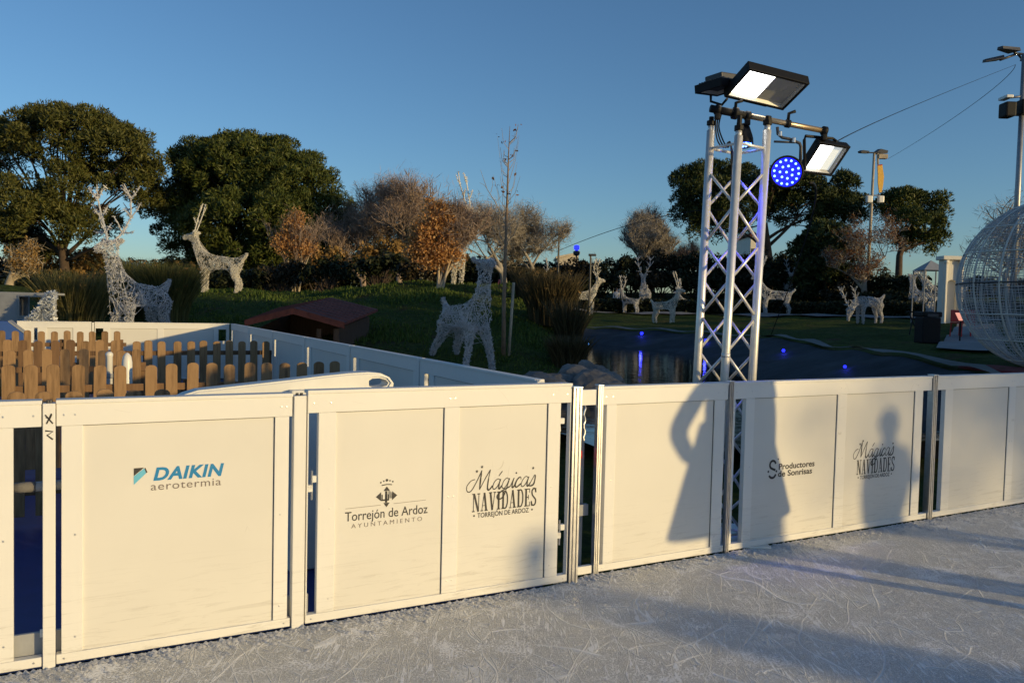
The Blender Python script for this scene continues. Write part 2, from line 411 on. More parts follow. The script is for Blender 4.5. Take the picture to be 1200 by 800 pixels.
def strip(name, pl, w0, w1, m, lift, res=1.0):
    """sheet draped on the ground between two offsets of a polyline"""
    pts = []
    for a, b in zip(pl[:-1], pl[1:]):
        n = max(1, int(np.hypot(*(b - a)) / res))
        for k in range(n): pts.append(a + (b - a) * k / n)
    pts.append(pl[-1]); pts = np.array(pts)
    for _ in range(3): pts[1:-1] = (pts[:-2] + 2 * pts[1:-1] + pts[2:]) / 4
    t = np.gradient(pts, axis=0); t /= np.linalg.norm(t, axis=1)[:, None]
    nrm = np.column_stack([-t[:, 1], t[:, 0]])
    offs = np.linspace(w0, w1, 9)
    P = np.array([pts + nrm * o for o in offs])        # (9, n, 2)
    Z = terrain(P[..., 0].ravel(), P[..., 1].ravel()) + lift
    vs = np.column_stack([P[..., 0].ravel(), P[..., 1].ravel(), Z]); n = len(pts)
    i = np.arange(9 * n).reshape(9, n)
    fs = np.column_stack([i[:-1, :-1].ravel(), i[:-1, 1:].ravel(), i[1:, 1:].ravel(), i[1:, :-1].ravel()])
    return np_mesh(name, vs, fs, m, smooth=True)
tag(strip('path', PATH, -.8, .8, 'path', .09), kind='structure')
tag(strip('pond_bank', EDGE[1:9], -3.6, -.02, 'conc', .03, .5), kind='structure')
tag(strip('pond_kerb', EDGE[1:9], 0., .24, 'kerb', .10, .5), kind='structure')

def water():
    m, nt, b = nodes('dark_water')
    b.inputs['Base Color'].default_value = (.008, .012, .014, 1); b.inputs['Roughness'].default_value = .04
    tc = N(nt, 'ShaderNodeTexCoord'); mp = N(nt, 'ShaderNodeMapping'); mp.inputs['Scale'].default_value = (1, 2.6, 1); L(nt, tc.outputs['Object'], mp.inputs[0])
    n = N(nt, 'ShaderNodeTexNoise', Scale=2.2, Detail=3.); L(nt, mp.outputs[0], n.inputs[0])
    bp = N(nt, 'ShaderNodeBump', Strength=.10, Distance=.05); L(nt, n.outputs[0], bp.inputs['Height']); L(nt, bp.outputs[0], b.inputs['Normal'])
    c = np.array([2.5, 22.]); pts = EDGE[[1, 2, 3, 4, 5, 6, 7, 8]]
    poly = [(-2, 36.), *[tuple(p) for p in pts[1:]], (5.4, 9.2), (1.0, 7.6), (-.6, 12), (-1.5, 25)]
    mb = MB(); mb.add([(x, y, .3) for x, y in poly], [tuple(range(len(poly) - 1, -1, -1))])
    o = mb.build('pond_water', m); tag(o, kind='structure')
water()

def ice():
    m, nt, b = nodes('skated_ice')
    tc = N(nt, 'ShaderNodeTexCoord')
    big = N(nt, 'ShaderNodeTexNoise', Scale=.55, Detail=5., Roughness=.6); L(nt, tc.outputs['Object'], big.inputs[0])
    base = ramp(nt, [(.33, (.66, .675, .69)), (.67, (.80, .81, .815))], big.outputs[0])
    wp = N(nt, 'ShaderNodeTexNoise', Scale=.9, Detail=2.); L(nt, tc.outputs['Object'], wp.inputs[0])
    acc = None
    for sca, rot, an, th, wamt in ((.8, .6, .3, .0034, .5), (1.0, 1.9, .35, .004, .45), (1.3, .3, .3, .005, .5), (2.0, 1.4, .25, .007, .35), (1.7, 2.3, .35, .0045, .6), (2.4, .0, .22, .007, .3), (3.6, .9, .3, .010, .4), (3.1, 2.7, .28, .009, .35), (5.5, 2.0, .4, .018, .5)):
        ad = N(nt, 'ShaderNodeMixRGB', blend_type='ADD', Fac=wamt); L(nt, tc.outputs['Object'], ad.inputs[1]); L(nt, wp.outputs['Color'], ad.inputs[2])
        mp = N(nt, 'ShaderNodeMapping'); mp.inputs['Rotation'].default_value = (0, 0, rot); mp.inputs['Scale'].default_value = (1, an, 1); mp.inputs['Location'].default_value = (rot * 7, sca, 0)
        L(nt, ad.outputs[0], mp.inputs[0])
        vo = N(nt, 'ShaderNodeTexVoronoi', Scale=sca, feature='DISTANCE_TO_EDGE'); L(nt, mp.outputs[0], vo.inputs[0])
        rr = ramp(nt, [(0, (1, 1, 1)), (th, (0, 0, 0))], vo.outputs[0])
        mk = N(nt, 'ShaderNodeTexNoise', Scale=sca * 1.3, Detail=3.); L(nt, mp.outputs[0], mk.inputs[0])
        rm = ramp(nt, [(.36, (0, 0, 0)), (.52, (1, 1, 1))], mk.outputs[0])
        mu = N(nt, 'ShaderNodeMath', operation='MULTIPLY'); L(nt, rr.outputs[0], mu.inputs[0]); L(nt, rm.outputs[0], mu.inputs[1])
        if acc is None: acc = mu
        else:
            mxm = N(nt, 'ShaderNodeMath', operation='MAXIMUM'); L(nt, acc.outputs[0], mxm.inputs[0]); L(nt, mu.outputs[0], mxm.inputs[1]); acc = mxm
    for rot, sc_ in ((.35, 34.), (1.25, 46.), (2.2, 40.), (2.9, 58.), (.8, 72.)):     # short bright nicks
        mp = N(nt, 'ShaderNodeMapping'); mp.inputs['Rotation'].default_value = (0, 0, rot); mp.inputs['Scale'].default_value = (1, .13, 1); L(nt, tc.outputs['Object'], mp.inputs[0])
        nn = N(nt, 'ShaderNodeTexNoise', Scale=sc_, Detail=3., Roughness=.55, Distortion=.15); L(nt, mp.outputs[0], nn.inputs[0])
        mk = N(nt, 'ShaderNodeTexNoise', Scale=1.1 + rot, Detail=3.); L(nt, tc.outputs['Object'], mk.inputs[0])
        sm_ = N(nt, 'ShaderNodeMath', operation='MULTIPLY_ADD'); L(nt, mk.outputs[0], sm_.inputs[0]); sm_.inputs[1].default_value = .5; L(nt, nn.outputs[0], sm_.inputs[2])
        rr = ramp(nt, [(.895, (0, 0, 0)), (.94, (.9, .9, .9))], sm_.outputs[0])
        mxm = N(nt, 'ShaderNodeMath', operation='MAXIMUM'); L(nt, acc.outputs[0], mxm.inputs[0]); L(nt, rr.outputs[0], mxm.inputs[1]); acc = mxm
    gr = N(nt, 'ShaderNodeTexNoise', Scale=90., Detail=5., Roughness=.75); L(nt, tc.outputs['Object'], gr.inputs[0])
    pm = N(nt, 'ShaderNodeTexNoise', Scale=2.4, Detail=5., Roughness=.7); L(nt, tc.outputs['Object'], pm.inputs[0])
    sm = N(nt, 'ShaderNodeMath', operation='MULTIPLY_ADD'); L(nt, pm.outputs[0], sm.inputs[0]); sm.inputs[1].default_value = .8; L(nt, gr.outputs[0], sm.inputs[2])
    snow = ramp(nt, [(.87, (0, 0, 0)), (.98, (1, 1, 1))], sm.outputs[0])
    to = N(nt, 'ShaderNodeMath', operation='MAXIMUM'); L(nt, acc.outputs[0], to.inputs[0]); L(nt, snow.outputs[0], to.inputs[1])
    mx = N(nt, 'ShaderNodeMixRGB'); L(nt, to.outputs[0], mx.inputs[0]); L(nt, base.outputs[0], mx.inputs[1]); mx.inputs[2].default_value = (.97, .97, .97, 1)
    L(nt, mx.outputs[0], b.inputs['Base Color'])
    rg = ramp(nt, [(0, (.38, .38, .38)), (1, (.75, .75, .75))], to.outputs[0]); L(nt, rg.outputs[0], b.inputs['Roughness'])
    h = N(nt, 'ShaderNodeMath', operation='MULTIPLY_ADD'); L(nt, gr.outputs[0], h.inputs[0]); h.inputs[1].default_value = .35; L(nt, to.outputs[0], h.inputs[2])
    bp = N(nt, 'ShaderNodeBump', Strength=.8, Distance=.012); L(nt, h.outputs[0], bp.inputs['Height']); L(nt, bp.outputs[0], b.inputs['Normal'])
    a, c = GL0 - dL * 14, GR1 + dR * 14
    pts = [a, GL0 + nL * .0, GL1, GR0, c, c - nR * 34, a - nL * 34]
    mb = MB(); mb.add([(p.x, p.y, 0) for p in pts], [tuple(range(len(pts) - 1, -1, -1))])
    tag(mb.build('ice_rink', m), kind='structure')
    # floor of the enclosure behind the front fence
    q = [GL0 - dL * 14, GL1, C0, B0 - dB * 9]
    mb = MB(); mb.add([(p.x + nL.x * .03 * (i < 2), p.y + nL.y * .03 * (i < 2), -.006) for i, p in enumerate(q)], [(0, 1, 2, 3)])
    tag(mb.build('rink_floor_liner', 'rubberblue'), kind='structure')
    # shaved ice lying about
    n = 5200
    u = RNG.random(n); 
    s = RNG.uniform(-1.5, 7.5, n); off = np.where(u < .45, RNG.exponential(.05, n), RNG.uniform(0, 3.4, n))
    bx = GL0.x + dL.x * s - nL.x * (off + .005); by = GL0.y + dL.y * s - nL.y * (off + .005)
    # right fence stands a little farther
    rr = s > (GL1 - GL0).length
    sR = s - (GL1 - GL0).length - .35
    bx = np.where(rr, GR0.x + dR.x * sR - nR.x * (off + .005), bx); by = np.where(rr, GR0.y + dR.y * sR - nR.y * (off + .005), by)
    size = np.where(u < .45, RNG.uniform(.004, .017, n), RNG.uniform(.002, .007, n))
    base = np.column_stack([bx, by, np.zeros(n)])
    ang = RNG.random(n) * 2 * PI
    vs = np.zeros((n, 4, 3))
    for k in range(3):
        a_ = ang + 2 * PI * k / 3 + RNG.uniform(-.5, .5, n)
        vs[:, k, 0] = base[:, 0] + np.cos(a_) * size * 1.2; vs[:, k, 1] = base[:, 1] + np.sin(a_) * size * 1.2; vs[:, k, 2] = .001
    vs[:, 3] = base; vs[:, 3, 2] = size * RNG.uniform(.5, 1.1, n)
    i = np.arange(n)[:, None] * 4
    fs = np.concatenate([i + np.array([[0, 1, 3]]), i + np.array([[1, 2, 3]]), i + np.array([[2, 0, 3]])])
    M['shav'] = mat('shaved_ice', (.66, .66, .67), .7, 0, .1)
    tag(np_mesh('ice_shavings', vs.reshape(-1, 3), fs, 'shav', k=3), label='scattered crumbs of shaved ice along the foot of the panels', cat='shaved ice', kind='stuff')
ice()

# ------------------------------------------------------------------ lettering
def catmull(pts, k=6):
    p = [pts[0]] + list(pts) + [pts[-1]]; out = []
    for i in range(1, len(p) - 2):
        for j in range(k):
            t = j / k; a, b, c, d = [V((*q, 0)) for q in p[i - 1:i + 3]]
            r = .5 * ((2 * b) + (c - a) * t + (2 * a - 5 * b + 4 * c - d) * t * t + (3 * b - a - 3 * c + d) * t ** 3)
            out.append((r.x, r.y))
    out.append(tuple(pts[-1])); return out
class Ink:
    """flat printed marks in (u, v) on a board; u to the right, v up, in metres"""
    def __init__(s, mp): s.tri = MB(); s.mp = mp
    def poly(s, pts, hole=None):
        b = [s.mp(u, v) for u, v in pts]; s.tri.add(b, [tuple(range(len(b)))])
    def ribbon(s, pts, wd, smooth=False):
        if smooth: pts = catmull(pts)
        n = len(pts); vs = []
        for i, p in enumerate(pts):
            a, b = pts[max(0, i - 1)], pts[min(n - 1, i + 1)]
            tx, ty = b[0] - a[0], b[1] - a[1]; l = math.hypot(tx, ty) or 1
            h = (wd[i * (len(wd) - 1) // max(1, n - 1)] if hasattr(wd, '__len__') else wd) / 2
            vs += [s.mp(p[0] - ty / l * h, p[1] + tx / l * h), s.mp(p[0] + ty / l * h, p[1] - tx / l * h)]
        s.tri.add(vs, [(2 * i, 2 * i + 1, 2 * i + 3, 2 * i + 2) for i in range(n - 1)])
    def dot(s, u, v, r, n=10, star=False):
        s.poly([(u + (r if not star or k % 2 == 0 else r * .45) * math.cos(2 * PI * k / n + PI / 2), v + (r if not star or k % 2 == 0 else r * .45) * math.sin(2 * PI * k / n + PI / 2)) for k in range(n)])
    def text(s, body, u0, u1, v0, cap, shear=0., bold=0., space=1.):
        cu = bpy.data.curves.new('lettering', 'FONT'); cu.body = body; cu.shear = shear; cu.offset = bold; cu.space_character = space; cu.resolution_u = 4
        o = bpy.data.objects.new('lettering', cu); COL.objects.link(o)
        dg = bpy.context.evaluated_depsgraph_get(); dg.update()
        me = bpy.data.meshes.new_from_object(o.evaluated_get(dg))
        xs = [v.co.x for v in me.vertices]; x0, x1 = min(xs), max(xs)
        k = (u1 - u0) / (x1 - x0); kv = cap / (.729)
        vs = [s.mp(u0 + (v.co.x - x0) * k, v0 + v.co.y * kv) for v in me.vertices]
        s.tri.add(vs, [tuple(p.vertices) for p in me.polygons])
        COL.objects.unlink(o); bpy.data.objects.remove(o); bpy.data.curves.remove(cu); bpy.data.meshes.remove(me)
    def build(s, name, m, parent):
        return s.tri.build(name, m, parent)
def slab_word(ink, word, u0, u1, v0, h):
    """condensed slab-serif capitals"""
    wid = {'N': .70, 'A': .66, 'V': .66, 'I': .36, 'D': .64, 'E': .56, 'S': .52}
    gap = .07; tot = sum(wid[c] for c in word) + gap * (len(word) - 1)
    k = (u1 - u0) / tot; x = u0
    def R(pts, wd): ink.ribbon([(x + a * k, v0 + b * h) for a, b in pts], wd * k)
    def S(a, b, y): ink.poly([(x + a * k, v0 + (y) * h), (x + b * k, v0 + (y) * h), (x + b * k, v0 + (y + .055) * h), (x + a * k, v0 + (y + .055) * h)])
    T, t = .17, .06
    for c in word:
        W = wid[c]
        if c == 'N':
            R([(.13, 0), (.13, 1)], t); R([(.17, 1), (W - .13, 0)], T); R([(W - .10, 0), (W - .10, 1)], t)
            S(0, .26, 0); S(0, .2, .945); S(W - .24, W + .02, .945)
        elif c == 'A':
            R([(.11, 0), (W / 2 - .02, 1)], t); R([(W / 2, 1), (W - .14, 0)], T); R([(.18, .3), (W - .22, .3)], t * .9)
            S(0, .24, 0); S(W - .30, W, 0)
        elif c == 'V':
            R([(.14, 1), (W / 2, 0)], T); R([(W / 2 + .03, 0), (W - .11, 1)], t); S(0, .30, .945); S(W - .24, W, .945)
        elif c == 'I':
            R([(W / 2, 0), (W / 2, 1)], T); S(.02, W - .02, 0); S(.02, W - .02, .945)
        elif c == 'D':
            R([(.16, 0), (.16, 1)], T); S(0, .34, 0); S(0, .34, .945)
            R(catmull([(.24, .97), (.42, .94), (W - .1, .72), (W - .08, .5), (W - .1, .28), (.42, .06), (.24, .03)]), .12)
        elif c == 'E':
            R([(.16, 0), (.16, 1)], T); S(0, W - .04, 0); S(0, W - .05, .945); S(.16, W - .16, .48)
            R([(W - .06, 0), (W - .05, .25)], t); R([(W - .07, .77), (W - .07, 1)], t); R([(W - .17, .38), (W - .17, .64)], t)
        elif c == 'S':
            R(catmull([(W - .06, .76), (W - .12, .93), (W / 2, .98), (.1, .86), (.12, .64), (W / 2, .5), (W - .08, .34), (W - .1, .12), (W / 2, .03), (.1, .08), (.05, .26)]), .13)
            R([(W - .05, .74), (W - .05, 1)], t); R([(.05, 0), (.05, .28)], t)
        x += (W + gap) * k
def script_magicas(ink, u0, u1, v0, h):
    st = [[(-.1, 1.15), (-.6, 1.0), (-.95, .5), (-.75, .0), (-.3, .05), (.15, .9), (.55, 2.0)], [(.55, 2.0), (.6, 1.1), (.72, .1)], [(.72, .1), (1.2, 1.2), (1.62, 2.0)], [(1.62, 2.0), (1.6, 1.0), (1.7, .15), (1.95, .0), (2.3, .4)],
          [(3.12, .85), (2.8, 1.02), (2.42, .7), (2.35, .2), (2.6, 0), (2.95, .3), (3.18, .98)], [(3.18, .98), (3.1, .3), (3.22, 0), (3.52, .35)], [(2.85, 1.3), (3.2, 1.75)],
          [(4.28, .85), (3.95, 1.02), (3.6, .7), (3.52, .2), (3.78, 0), (4.1, .3), (4.32, .98)], [(4.32, .98), (4.15, -.1), (3.9, -.85), (3.4, -1.05), (3.15, -.7), (3.6, -.25), (4.6, .15)],
          [(4.6, .15), (4.9, .98)], [(4.9, .98), (4.82, .25), (4.95, 0), (5.2, .3)],
          [(5.85, .75), (5.7, 1.02), (5.35, .75), (5.2, .25), (5.45, 0), (5.95, .35)],
          [(6.78, .85), (6.45, 1.02), (6.1, .7), (6.0, .2), (6.26, 0), (6.6, .3), (6.84, .98)], [(6.84, .98), (6.76, .3), (6.9, 0), (7.2, .35)],
          [(7.2, .35), (7.6, 1.1), (7.72, .6), (7.62, .12), (7.2, .0), (7.0, .15)]]
    sh = .22; allx = [x + y * sh for s_ in st for x, y in s_]; k = (u1 - u0) / (max(allx) - min(allx)); x0 = min(allx)
    for s_ in st:
        th = [.09, .16, .2, .16, .09] if s_[0][1] > s_[-1][1] else [.09, .11, .09]
        ink.ribbon([(u0 + (x + y * sh - x0) * k, v0 + y * h) for x, y in catmull(s_)], [q * k for q in th])
    ink.dot(u0 + (5.05 + .33 - x0) * k, v0 + 1.45 * h, .11 * k)

# ------------------------------------------------------------------ rink panels
class Plane:
    def __init__(s, o, d): s.o, s.d, s.n, s.a = o, d, V((-d.y, d.x, 0)), math.atan2(d.y, d.x)
    def s_of(s, x, y=580): return (hit(x, y, s.o, s.n) - s.o).dot(s.d)
    def sz(s, x, y, org=0.):
        p = hit(x, y, s.o, s.n); return ((p - s.o).dot(s.d) - org, p.z)
PL, PR = Plane(GL0, dL), Plane(GR0, dR)
def panel(label, pl, s0, s1, H, boards, slots, group, rail=.098, foot=.055, th=.042, short=0.):
    """white framed panel: rails top and bottom, uprights wherever there is neither board nor slot"""
    p = pl.o + pl.d * s0
    t = thing('rink_panel', label, 'panel', (p.x, p.y, 0), pl.a, group)
    W = s1 - s0
    fr = MB()
    fr.bbox((0, 0, H - rail), (W, th, H), .003)
    fr.bbox((0, .001, .012), (W, th - .001, foot), .003)
    spans = sorted([(a - s0, b - s0) for a, b in boards + slots])
    cur = 0.
    for a, b in spans + [(W, W)]:
        if a - cur > .006: fr.bbox((cur, .002, foot + .0005), (a, th - .002, H - rail - .0005), .002)
        cur = b
    if short:
        for a, b in slots: fr.bbox((a - s0 + .0005, .003, foot + .0005), (b - s0 - .0005, th - .003, H - rail - short), .002)
    fr.build('frame', 'frame', t)
    sw = MB()
    for a, b in [(0., W)] + [(a - s0, b - s0) for a, b in boards]:
        for x in ((a + .03, b - .03) if a == 0 else (a - .03, b + .03)):
            for z in ((H - rail * .5, foot * .6) if a == 0 else (H - rail * .5, H * .5, foot + .07)):
                if 0.012 < x < W - .012: sw.lathe([(.0052, .0), (.0046, .0016), (.001, .002)], 8, Matrix.Translation((x, .0012 if z > H - rail or z < foot else .0032, z)) @ Matrix.Rotation(PI / 2, 4, 'X'))
    so2 = sw.build('screw_heads', 'alu', t); so2['kind'] = 'stuff'
    cp = MB(); cp.bbox((-.002, -.006, H + .0005), (W + .002, th + .03, H + .018), .003); cp.build('top_cap', 'frame', t)
    for a, b in boards:
        mb = MB(); mb.box((a - s0 - .004, .0125, foot - .004), (b - s0 + .004, .03, H - rail + .004)); mb.build('board', 'board', t)
        g = MB()                           # groove shadow put in as dark strips at the board's top and right
        a_, b_ = a - s0, b - s0; z0, z1 = foot, H - rail; e = .0035; y0, y1 = .0095, .0122
        g.box((a_ + .0005, y0, z1 - e), (b_ - .0005, y1, z1 - .0005)); g.box((b_ - e, y0, z0 + .001), (b_ - .0005, y1, z1 - e - .0005))
        g.build('groove_shade', 'darkgrey', t)
    return t
def on_board(pl, t, s0):
    return lambda u, v: V((u - s0, .0113, v))
FG = 'white panels of the front rink fence'
sx = PL.s_of; rx = PR.s_of
# front fence, left run
p1 = panel('white rink panel cut off by the left edge, open slot beside the marked post', PL, sx(-120), sx(48.5), HL, [(sx(-95), sx(-6))], [(sx(15.5), sx(48.5) - .004)], FG)
p2 = panel('rink panel printed with the blue air conditioner brand lettering', PL, sx(66), sx(341.5), HL, [(sx(97), sx(321.5))], [(sx(66) + .004, sx(72)), (sx(338), sx(341))], FG)
p2['label'] = 'rink panel with blue slanted capitals and a small word below in grey'
p3 = panel('double rink panel with a town crest on one board and slab lettering on the other', PL, sx(359.5), sx(667), HL + .012, [(sx(393), sx(519.5)), (sx(537), sx(640.5))], [(sx(361), sx(372.5)), (sx(655), sx(666))], FG)
p4 = panel('blank rink panel between the metal posts where the truss shadowless board meets a striding shadow', PR, rx(703), rx(849.5), HR, [(rx(720), rx(834.5))], [(rx(704.6), rx(708.5)), (rx(846.5), rx(849))], FG)
p4['label'] = 'blank single rink panel right of the double metal posts, elbow shadow falling on it'
p5 = panel('double rink panel with a rounded smile logo on its first board', PR, rx(855.5), rx(1086.5), HR, [(rx(881), rx(978)), (rx(988.5), rx(1068))], [(rx(858.5), rx(871)), (rx(1077), rx(1086))], FG)
p6 = panel('blank double rink panel running off the right edge of the picture', PR, rx(1093), rx(1262), HR, [(rx(1112), rx(1177.5)), (rx(1185), rx(1245))], [(rx(1094), rx(1103)), (rx(1252), rx(1261))], FG)
# printed marks
def print_marks():
    s2 = sx(66); I = lambda: Ink(lambda u, v: V((u - s2, .0113, v)))
    k = I(); a, za = PL.sz(180, 563); b, _ = PL.sz(263, 556.5); cap = PL.sz(180, 548)[1] - za
    k.text('DAIKIN', a, b, za, cap, .22, .036, 1.08); k.build('lettering', 'inkblue', p2)
    k = I(); a, za = PL.sz(177, 575); b, _ = PL.sz(259.5, 567.5); k.text('aerotermia', a, b, za, cap * .66, .0, .0, 1.1); k.build('lettering', 'inkgrey', p2)
    uv = lambda x, y: PL.sz(x, y)
    k = I(); k.poly([uv(157, 558), uv(157, 549), uv(169, 548.2)][::-1]); k.poly([uv(169.6, 549.4), uv(170.6, 548), uv(173, 553.6), uv(171.6, 554.6)][::-1]); k.build('logo', 'ink', p2)
    k = I(); k.poly([uv(157, 568.5), uv(157, 558.6), uv(169.2, 549), uv(171.4, 554.8)][::-1]); k.build('logo', 'inkcyan', p2)
    s3 = sx(359.5); J = lambda: Ink(lambda u, v: V((u - s3, .0113, v)))
    k = J(); a, za = PL.sz(405, 611.5); b, _ = PL.sz(502, 599); cap = PL.sz(405, 600)[1] - za
    k.text('Torrejón de Ardoz', a, b, za, cap, 0, .004)
    k.build('lettering', 'ink', p3)
    k = J(); a, za = PL.sz(412.5, 619.5); b, _ = PL.sz(495.5, 609); k.text('AYUNTAMIENTO', a, b, za, cap * .47, 0, 0, 1.55)
    l0, l1 = PL.sz(405.5, 596.5), PL.sz(500, 586); 
    m0, m1 = PL.sz(447, 592), PL.sz(462, 590.3)
    k.ribbon([l0, m0], .0022); k.ribbon([m1, l1], .0022); k.build('lettering', 'inkgrey', p3)
    k = J()                                           # crest: crown above a cross-shaped castle
    c, zc = PL.sz(454, 581); u = (PL.sz(460, 580)[0] - c) / 6
    P = lambda pts: k.poly([(c + x * u, zc + y * u) for x, y in pts][::-1])
    P([(-3.8, 5.5), (0, 10.5), (3.8, 5.5)]); P([(-12.5, -.5), (-6.5, 4.5), (-6.5, -5.5)]); P([(12.5, -.5), (6.5, -5.5), (6.5, 4.5)]); P([(-3.6, -8), (3.6, -8), (0, -13)])
    for x in (-6, -1.6, 1.4): P([(x, -4), (x, 1.5), (x + 1.4, 1.5), (x + 1.4, -4)])
    P([(-6.4, -5.6), (-6.4, -3.8), (3, -3.8), (3, -5.6)]); P([(-1.8, -7.8), (-1.8, 5.2), (.8, 5.2), (.8, -7.8)])
    for i in range(4): P([(2.2 + i * 1.3, -3.4), (2.2 + i * 1.3, 6 - i * 1.1), (2.9 + i * 1.3, 6 - i * 1.1), (2.9 + i * 1.3, -3.4)])
    k.ribbon([(c + x * u, zc + (12.6 - .02 * x * x) * u) for x in (-6, -3, 0, 3, 6)], 1.1 * u)
    for x, y, r in ((-7, 15.3, 1.0), (-3.6, 16.6, .9), (0, 17.4, 1.6), (3.6, 16.6, .9), (7, 15.3, 1.0)): k.dot(c + x * u, zc + y * u, r * u, 8)
    k.build('town_crest', 'ink', p3)
    def magicas(pl, t, s0, bx, q):
        k = Ink(lambda u_, v_: V((u_ - s0, .0113, v_)))
        a, za = pl.sz(*q['n0']); b, _ = pl.sz(*q['n1']); h = pl.sz(*q['nt'])[1] - za
        slab_word(k, 'NAVIDADES', a, b, za, h)
        a2, z2 = pl.sz(*q['m0']); b2, _ = pl.sz(*q['m1'])
        script_magicas(k, a2, b2, z2, h * .55)
        a3, z3 = pl.sz(*q['t0']); b3, _ = pl.sz(*q['t1'])
        k.text('TORREJÓN DE ARDOZ', a3 + .028 * (b3 - a3) * 2, b3 - .056 * (b3 - a3), z3, h * .27, 0, .012)
        for e in (a3, b3): k.dot(e, z3 + h * .13, h * .055)
        for sx_, sy_ in q['stars']:
            a4, z4 = pl.sz(sx_, sy_); k.dot(a4, z4, h * .10, 10, True)
        k.build('lettering', 'ink', t)
    magicas(PL, p3, s3, 0, dict(n0=(554, 600.5), n1=(629.5, 590), nt=(554, 579), m0=(548, 576.5), m1=(628, 562), t0=(556.5, 607.5), t1=(624.5, 598.5), stars=((560, 552.5), (566, 547.3), (626, 548.5))))
    s5 = rx(855.5)
    magicas(PR, p5, s5, 0, dict(n0=(1005, 556.5), n1=(1049.5, 549), nt=(1005, 539.5), m0=(1001.5, 537.5), m1=(1048.5, 527), t0=(1007, 562), t1=(1046, 556), stars=((1009.5, 520.5), (1013, 516.7), (1048, 519.5))))
    k = Ink(lambda u_, v_: V((u_ - s5, .0113, v_)))
    a, za = PR.sz(914, 550.3); b, _ = PR.sz(956, 544.5); cap = PR.sz(914, 543.2)[1] - za
    k.text('Productores', a, b, za, cap, 0, .022)
    a, za = PR.sz(913, 558.8); b, _ = PR.sz(953, 553.4); k.text('de Sonrisas', a, b, za, cap, 0, .022)
    c, zc = PR.sz(906.5, 550.5); u = (PR.sz(912.5, 550)[0] - c) / 6; lw = 1.9 * u
    arc = lambda cx, cy, r, a0, a1: [(c + (cx + r * math.cos(math.radians(a0 + (a1 - a0) * i / 12))) * u, zc + (cy + r * math.sin(math.radians(a0 + (a1 - a0) * i / 12))) * u) for i in range(13)]
    k.ribbon(arc(.4, 4.2, 3.4, 10, 250), lw); k.ribbon([arc(.4, 4.2, 3.4, 10, 250)[-1], (c + 3.6 * u, zc - .6 * u)], lw)
    k.ribbon(arc(.2, -3.0, 4.0, 205, 345), lw); k.dot(c - 4.6 * u, zc - 1.3 * u, 1.0 * u); k.dot(c + 4.8 * u, zc - 1.6 * u, 1.0 * u); k.dot(c + 6.5 * u, zc + 8.5 * u, .7 * u)
    k.build('lettering', 'ink', p5)
print_marks()

def flat_post(label, pl, x0, x1, H):
    a, b = pl.s_of(x0), pl.s_of(x1); p = pl.o + pl.d * a
    t = thing('fence_post', label, 'post', (p.x, p.y, 0), pl.a, 'posts between the rink panels')
    mb = MB(); mb.bbox((0, -.007, .0), (b - a, .05, H + .004), .003); mb.build('post_board', 'frame', t)
    k = MB()
    for i in range(2): k.tube([(.02 + i * (b - a - .04), .02, H + .004), (.02 + i * (b - a - .04), .02, H + .016)], .008, 8)
    k.build('bolt', 'darkgrey', t)
    return t, a
tA, aA = flat_post('flat white post with black handwritten marks near its top', PL, 50, 65, HL)
k = Ink(lambda u, v: V((u, -.0085, v)))
wA = sx(65) - sx(50)
for g in ([(.2, .04), (.8, .0)], [(.3, .0), (.7, .045)], [(.25, .03), (.55, .02), (.7, .04)]): k.ribbon([(a_ * wA, HL - .085 + b_) for a_, b_ in g], .006)
k.ribbon([(.2 * wA, HL - .115), (.8 * wA, HL - .12), (.35 * wA, HL - .135), (.8 * wA, HL - .155)], .007); k.build('marking', 'ink', tA)
tB, aB = flat_post('plain flat white post between the blue lettered panel and the crest panel', PL, 343.2, 357.5, HL)
def alu_post(label, pl, x0, x1, H):
    a, b = pl.s_of(x0), pl.s_of(x1); w_ = b - a; p = pl.o + pl.d * a
    t = thing('metal_post', label, 'post', (p.x, p.y, 0), pl.a, 'aluminium posts of the front rink fence')
    mb = MB(); o = [(0, 0), (w_ * .2, 0), (w_ * .2, .012), (w_ * .36, .012), (w_ * .36, 0), (w_ * .64, 0), (w_ * .64, .012), (w_ * .8, .012), (w_ * .8, 0), (w_, 0), (w_, w_), (0, w_)]
    mb.prism(o, lambda u, v, w: V((u, v - .012, .0 + w)), H + .01); mb.build('profile', 'alu', t)
    c = MB(); c.bbox((-.004, -.016, H + .011), (w_ + .004, w_ - .006, H + .02), .002); c.build('end_cap', 'alu', t)
    return t
HP = HR + .01
alu_post('left one of the two close aluminium posts beside the crest panel', PL, 668.2, 678, HP)
alu_post('right one of the two close aluminium posts, against the blank elbow shadow panel', PR, 697, 702.3, HP)
alu_post('slim aluminium post under the truss tower, inside the tall standing shadow', PR, 850.3, 854.6, HP)
alu_post('slim aluminium post farthest right, beside the slab lettering of the smile panel', PR, 1087.2, 1092, HP)
